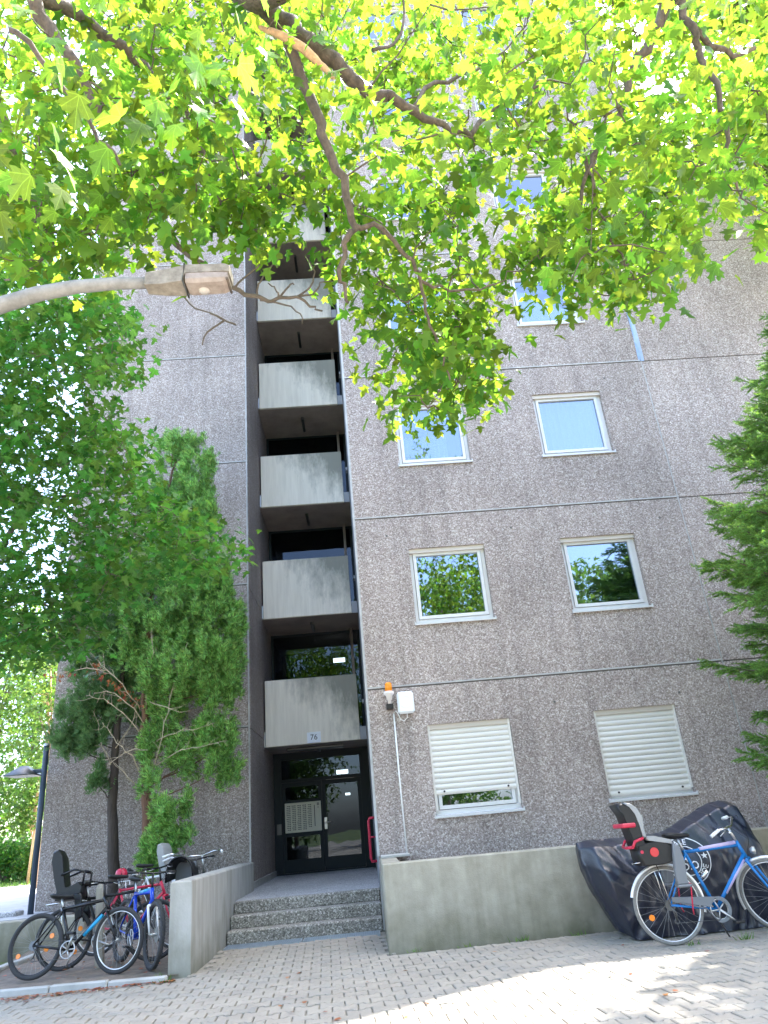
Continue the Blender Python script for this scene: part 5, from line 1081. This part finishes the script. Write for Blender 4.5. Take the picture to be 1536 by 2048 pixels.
def thuja(label, base, trunk, rad, blobs, mt, bark, dens, dead, seed):
    rng = np.random.default_rng(seed); t = tag(empty('thuja_tree', base), label, 'tree', 'thujas before the pebbled wall'); B = np.array(base)
    q = bend([base] + trunk, 5, .012); rel(MB().tube(q, [rad * (1 - .8 * i / len(q)) for i in range(len(q))], 12).build('trunk', M[bark], t), t)
    br = MB(); sk_ = [np.array(p) for p in q[len(q) // 4:]]; P = []
    for u, v, ru, rv, y, dn in blobs:
        c = np.array(at(u, v, y)); k = 1.0 / (FPX / ((c - CAM) @ CF)); n = int(ru * rv * dn * dens * 2.6); ns_ = max(6, n // 40); a = rng.normal(0, 1, (ns_, 3)); a /= np.linalg.norm(a, axis=1)[:, None]; a *= rng.uniform(.2, 1.3, (ns_, 1)) ** .6
        sc_ = c + a * np.array([ru * k, (ru + rv) * .42 * k, rv * k]); P.append(sc_[rng.integers(0, ns_, n)] + rng.normal(0, 1, (n, 3)) * np.array([.04, .04, .085])); m_ = np.argmin([np.linalg.norm(s - c - np.array([0, 0, -.3])) for s in sk_]); br.tube(bend([sk_[m_], (sk_[m_] + c) / 2 + np.array([0, 0, -.05]), c], 3, .02), [.014 - .0015 * i for i in range(7)], 5, False)
    P = np.concatenate(P); ax = np.array(at(*blobs[len(blobs) // 2][:2], blobs[0][4])); out = P - ax; out[:, 2] = 0; out /= np.linalg.norm(out, axis=1)[:, None] + 1e-6; out = out * .6 + np.array([0, 0, .75]); n = len(P)
    V, T = scatter(SPR, P, upframes(out, rng, .40), rng.uniform(.05, .125, n), rng); tag(rel(link('foliage', np_mesh('foliage', V, T, M[mt]), t), t), kind='stuff')
    tag(rel(br.build('branches', M[bark], t), t), kind='stuff')
    dd = MB(); rr = random.Random(seed)
    for L in dead:
        pl = bend([at(*p) for p in L], 4, .012, rr); dd.tube(pl, [.010 * (1 - .7 * i / len(pl)) for i in range(len(pl))], 5)
        for i in range(2, len(pl) - 1):
            a = pl[i]; d = (pl[i] - pl[i - 1]).normalized(); s = Vector((rr.gauss(0, 1), rr.gauss(0, .6), rr.gauss(0, 1))).normalized(); e = a + (d * .6 + s * .7) * rr.uniform(.08, .26); dd.tube([a, (a + e) / 2 + Vector((0, 0, rr.gauss(0, .02))), e], [.004, .003, .002], 4, False)
    if dead: tag(rel(dd.build('dead_branches', M['twig_dry'], t), t), kind='stuff')
    return t
b1 = [(250, 1150, 45, 60, 2.0, .6), (262, 1290, 40, 60, 2.0, .6), (450, 1330, 36, 60, 1.75, 1), (470, 1250, 22, 50, 1.75, .9), (345, 900, 42, 36, 1.9, 1), (395, 960, 36, 55, 1.8, 1.1), (335, 1000, 55, 55, 2.0, 1), (402, 1060, 36, 65, 1.8, 1.1), (350, 1120, 75, 65, 1.9, 1), (425, 1170, 36, 60, 1.75, 1.1), (340, 1225, 85, 70, 1.9, 1), (432, 1270, 40, 70, 1.8, 1.1), (375, 1330, 85, 65, 1.85, .9), (440, 1370, 34, 50, 1.8, 1), (330, 1400, 46, 40, 2.0, .7), (415, 1470, 55, 35, 1.75, 1), (370, 1525, 45, 24, 1.75, .7), (300, 1490, 26, 36, 1.85, .7), (330, 1460, 40, 30, 1.9, .6), (345, 1620, 40, 28, 1.4, .9), (330, 1680, 44, 26, 1.4, .9), (310, 1730, 26, 26, 1.5, .7), (440, 1540, 34, 26, 1.7, .8), (450, 1490, 22, 22, 1.7, .9), (380, 890, 26, 26, 1.9, 1), (300, 1560, 22, 20, 1.6, .6)]
dead1 = [[(288, 1480, 1.9), (245, 1425, 1.5), (208, 1398, 1.4), (172, 1392, 1.4)], [(290, 1452, 1.9), (255, 1405, 1.5), (220, 1385, 1.4), (188, 1386, 1.4)], [(290, 1560, 1.9), (262, 1515, 1.5), (228, 1475, 1.4), (205, 1445, 1.3)], [(298, 1540, 1.9), (350, 1505, 1.5), (400, 1492, 1.4), (455, 1482, 1.4)], [(300, 1490, 1.9), (350, 1465, 1.5), (395, 1455, 1.4), (430, 1446, 1.4)], [(300, 1560, 1.9), (325, 1470, 1.5), (345, 1380, 1.5), (375, 1285, 1.5)], [(292, 1420, 1.9), (300, 1350, 1.6), (306, 1290, 1.5), (300, 1230, 1.5)], [(290, 1400, 1.9), (330, 1415, 1.4), (365, 1425, 1.4)], [(280, 1420, 1.9), (245, 1370, 1.4), (215, 1340, 1.4), (195, 1322, 1.4)], [(215, 1340, 1.4), (160, 1338, 1.4), (115, 1352, 1.4)], [(300, 1580, 1.9), (350, 1590, 1.4), (400, 1605, 1.3)], [(290, 1590, 1.9), (250, 1545, 1.4), (240, 1530, 1.4)], [(295, 1500, 1.6), (260, 1500, 1.4), (215, 1530, 1.3)]]
T1 = thuja('bright green thuja with reddish trunk nearest the steps', (-3.70, 2.0, .3), [at(297, 1740, 2.0), at(293, 1600, 2.0), at(288, 1500, 2.0), at(290, 1400, 2.0), at(296, 1280, 2.0), at(310, 1120, 2.0), at(345, 940, 2.0)], .10, b1, 'thuja', 'bark_red', .30, dead1, 3)
b2 = [(245, 1240, 50, 70, 2.2, .8), (200, 1330, 50, 70, 2.2, .8), (165, 1420, 48, 55, 2.2, .9), (145, 1485, 44, 32, 2.2, .9), (245, 1400, 40, 55, 2.3, .6), (195, 1560, 13, 30, 2.0, .9), (255, 1310, 40, 55, 2.3, .7), (190, 1190, 60, 60, 2.2, .6), (190, 1470, 40, 30, 2.1, .7), (160, 1260, 36, 50, 2.2, .5)]
T2 = thuja('dark sparse thuja with dark trunk, left one of the pair', (-4.27, 2.15, .3), [at(228, 1740, 2.15), at(225, 1620, 2.15), at(230, 1520, 2.15), at(238, 1400, 2.15), at(245, 1300, 2.15), at(235, 1180, 2.15)], .11, b2, 'thuja2', 'bark_dark', .30, [[(222, 1530, 2.1), (200, 1480, 2), (195, 1440, 2), (180, 1415, 2)], [(228, 1500, 2.1), (262, 1450, 2), (275, 1400, 2)]], 4)
# rusty withered leaves caught on a dead twig
rp_ = []
for u, v, n, s in ((195, 1335, 10, 8), (205, 1352, 16, 11), (235, 1368, 10, 8), (250, 1388, 22, 13), (270, 1402, 14, 9), (120, 1352, 14, 12), (140, 1345, 6, 6)):
    for i in range(n): rp_.append(at(u + RNG.normal(0, s), v + RNG.normal(0, s * .6), 1.6 + RNG.normal(0, .04)))
rp_ = np.array(rp_); V, T = scatter(LITE, rp_, frames(len(rp_), RNG, (.2, 1.3), .8), RNG.uniform(.04, .075, len(rp_)), RNG); rel(link('withered_leaves', np_mesh('withered_leaves', V, T, M['deadleaf']), T1), T1)['kind'] = 'stuff'

# ---- spruce at the right edge
SPX = 7.0; sb_ = np.array([SPX, -3.0, 0]); spruce = tag(empty('spruce_tree', sb_), 'layered green spruce at the right edge before the facade', 'tree')
rel(MB().tube([(SPX, -3, 0), (SPX, -3, 4), (SPX, -3, 8.9)], [.15, .1, .02], 12).build('trunk', M['bark'], spruce), spruce)
br = MB(); tb = []; td = []; tl = []; rr = random.Random(5); z = 1.55
while z < 8.6:
    L0 = min(2.75, 3.4 * (1 - ((z - 1.5) / 7.4) ** 1.6))
    for i in range(11):
        az = (math.pi * .5 + rr.uniform(0, math.pi * 1.15)) if i < 9 else rr.uniform(0, 6.283); L = max(.15, L0 * rr.uniform(.62, 1.06))
        if math.sin(az) > .05: L = min(L, 2.75 / math.sin(az))
        rad = Vector((math.cos(az), math.sin(az), 0)); tan = Vector((-rad.y, rad.x, 0)); pts = []
        for k in range(7):
            s = k / 6; pts.append(Vector((SPX, -3, z + rr.uniform(-.1, .1))) + rad * L * s + Vector((0, 0, -.20 * L * math.sin(s * 2.0) * .9 + .12 * L * s * s)) + tan * rr.gauss(0, .01))
        br.tube(pts, [.018 * (1 - .8 * k / 6) * (L / 2 + .3) for k in range(7)], 5, False)
        m = max(6, int(L * 17))
        for k in range(m):
            s = .18 + .82 * k / (m - 1); f = s * 6; a = int(min(5, f)); p = pts[a].lerp(pts[a + 1], f - a); d = (pts[a + 1] - pts[a]).normalized()
            for sg in (-1, 1):
                l = (.40 * (1 - s) + .16) * rr.uniform(.7, 1.15) * (L / 2) ** .4; dr = (d * rr.uniform(.6, 1.0) + tan * sg * rr.uniform(.6, 1.0) + Vector((0, 0, rr.uniform(-.55, .25)))).normalized(); tb.append(p); td.append(dr); tl.append(l)
                if l > .18:
                    for h_ in (.3, .5, .7, .85): q = p + dr * l * h_; tb.append(q); td.append((dr * .7 + d * .5 + tan * rr.gauss(0, .3) + Vector((0, 0, rr.uniform(-.8, .4)))).normalized()); tl.append(l * .5)
        tb.append(pts[-2]); td.append((pts[-1] - pts[-2]).normalized()); tl.append(.2)
    z += .21
tag(rel(br.build('branches', M['bark'], spruce), spruce), kind='stuff')
tb = np.array(tb); td = np.array(td); tl = np.array(tl); rng = np.random.default_rng(9); NN = 34; n = len(tb)
w0 = np.cross(td, [0.1, .2, 1.0]); w0 /= np.linalg.norm(w0, axis=1)[:, None]; w1 = np.cross(td, w0); s = rng.uniform(0, 1, (n, NN, 1)); ph = rng.uniform(0, 6.283, (n, NN, 1)); b0 = tb[:, None] + td[:, None] * tl[:, None, None] * s
outd = w0[:, None] * np.cos(ph) + w1[:, None] * np.sin(ph); nl = rng.uniform(.020, .038, (n, NN, 1)); tip = b0 + (outd * .8 + td[:, None] * .7) * nl; perp = np.cross(outd, td[:, None]) * .0055
V = np.stack([b0 - perp, b0 + perp, tip], 2).reshape(-1, 3); T = np.arange(len(V)).reshape(-1, 3); tag(rel(link('needles', np_mesh('needles', V, T, M['needle']), spruce), spruce), kind='stuff')
tg = MB()
for i in range(0, n, 1):
    if tl[i] > .16: tg.tube([tb[i], tb[i] + td[i] * tl[i]], .003, 3, False)
tag(rel(tg.build('twigs', M['bark'], spruce), spruce), kind='stuff')

# ---- trees further off and behind the camera
def crown_mesh(seed, H, Rr, n, z0, size):
    rng = np.random.default_rng(seed); k = 26; cz = rng.uniform(z0, H - Rr * .5, k); ca = rng.uniform(0, 6.283, k); cr_ = rng.uniform(.1, .8, k) * Rr * np.sqrt(np.clip(1 - ((cz - (z0 + H) / 2) / ((H - z0) * .62)) ** 2, .1, 1)); C_ = np.stack([cr_ * np.cos(ca), cr_ * np.sin(ca), cz], 1)
    i = rng.integers(0, k, n); a = rng.normal(0, 1, (n, 3)); a /= np.linalg.norm(a, axis=1)[:, None]; P = C_[i] + a * (rng.uniform(.2, 1, (n, 1)) ** .4) * Rr * .42 * np.array([1, 1, .7]); return scatter(LITE, P, frames(n, rng, (-.2, .9), .5), rng.uniform(.7, 1.3, n) * size, rng), C_
def far_tree(label, loc, seed, H, Rr, n, z0, size, mt='leaf_far', group=None, name='broadleaf_tree', tr=.16, bark='bark'):
    t = tag(empty(name, loc), label, 'tree', group); (V, T), C_ = crown_mesh(seed, H, Rr, n, z0, size); tag(link('crown', np_mesh('crown', V, T, M[mt]), t), kind='stuff')
    b = MB().tube([(0, 0, 0), (.05, .04, z0), (0, 0, H * .7)], [tr, tr * .75, tr * .2], 10)
    for c in C_[::2]: b.tube([(0, 0, max(z0 * .8, c[2] * .6)), tuple(c * np.array([.5, .5, 1])), tuple(c)], [tr * .35, tr * .2, .02], 5, False)
    b.build('trunk', M[bark], t); return t
FG = 'sunlit trees beyond the lawn'
for lab, u, y, s, H, Rr, n, z0, sz, mt in (
    ('broad sunlit tree closing the view at the left edge', -60, 24, 11, 15, 5.0, 5200, 1.2, .21, 'leaf_far'), ('yellow-green sunlit tree beside the far corner of the building', 90, 22, 12, 12, 3.6, 4200, 1.8, .19, 'leaf_far'),
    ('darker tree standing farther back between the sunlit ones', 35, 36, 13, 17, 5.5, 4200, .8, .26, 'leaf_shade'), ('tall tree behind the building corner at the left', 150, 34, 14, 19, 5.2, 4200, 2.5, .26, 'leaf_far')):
    p = at(u, 1765, y); far_tree(lab, (p[0], y, .42), s, H, Rr, n, z0, sz, mt, FG)
p = at(76, 1800, 13.5); far_tree('slender pale-trunked young tree seen beside the dark lamp post', (p[0], 13.5, .42), 31, 7.5, 1.5, 1400, 3.4, .15, 'leaf_far', None, 'young_tree', .11, 'torn')
p = at(52, 1795, 18); far_tree('thin young tree with pale stem at the lawn edge', (p[0], 18, .42), 33, 5.2, 1.1, 900, 1.9, .15, 'leaf_far', None, 'young_tree', .05, 'torn')
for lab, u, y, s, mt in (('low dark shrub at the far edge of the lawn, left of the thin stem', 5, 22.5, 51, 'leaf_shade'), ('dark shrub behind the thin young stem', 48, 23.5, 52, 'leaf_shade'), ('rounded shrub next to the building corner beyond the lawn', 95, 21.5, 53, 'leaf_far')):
    p = at(u, 1765, y); t = tag(empty('shrub', (p[0], y, .42)), lab, 'shrub', 'shrubs along the lawn'); (V, T), C_ = crown_mesh(s, 2.1, 1.5, 1500, .3, .14); tag(link('crown', np_mesh('crown', V, T, M[mt]), t), kind='stuff')
    b = MB()
    for c in C_[::3]: b.tube([(0, 0, 0), tuple(c)], [.03, .008], 5, False)
    b.build('stem', M['bark'], t)
far_tree('tall leafy tree rising behind the spruce beyond the frame', (9.1, -2.2, -.03), 91, 18.0, 2.4, 6500, 10.0, .2, 'leaf', None, 'broadleaf_tree', .2)
RG = 'trees across the courtyard'
rt = far_tree('leafy tree across the courtyard mirrored in the lower windows', (-5.5, -34, -.03), 71, 18.5, 6.0, 11000, 1.6, .30, 'leaf_far', RG)
for x, y, rz, s, lab in ((4.5, -32, 1.3, .95, 'tree across the courtyard mirrored right of centre in the windows'), (14.5, -35, 2.6, 1.0, 'tall tree across the courtyard, second from its right end'), (-17, -37, 4.0, 1.05, 'big tree across the courtyard at the left end of its row'), (25, -38, 5.1, 1.1, 'tallest tree across the courtyard at the right end of its row')):
    c = copy_tree(rt); c.location = (x, y, -.03); c.rotation_euler = (0, 0, rz); c.scale = (s, s, s); c['label'] = lab
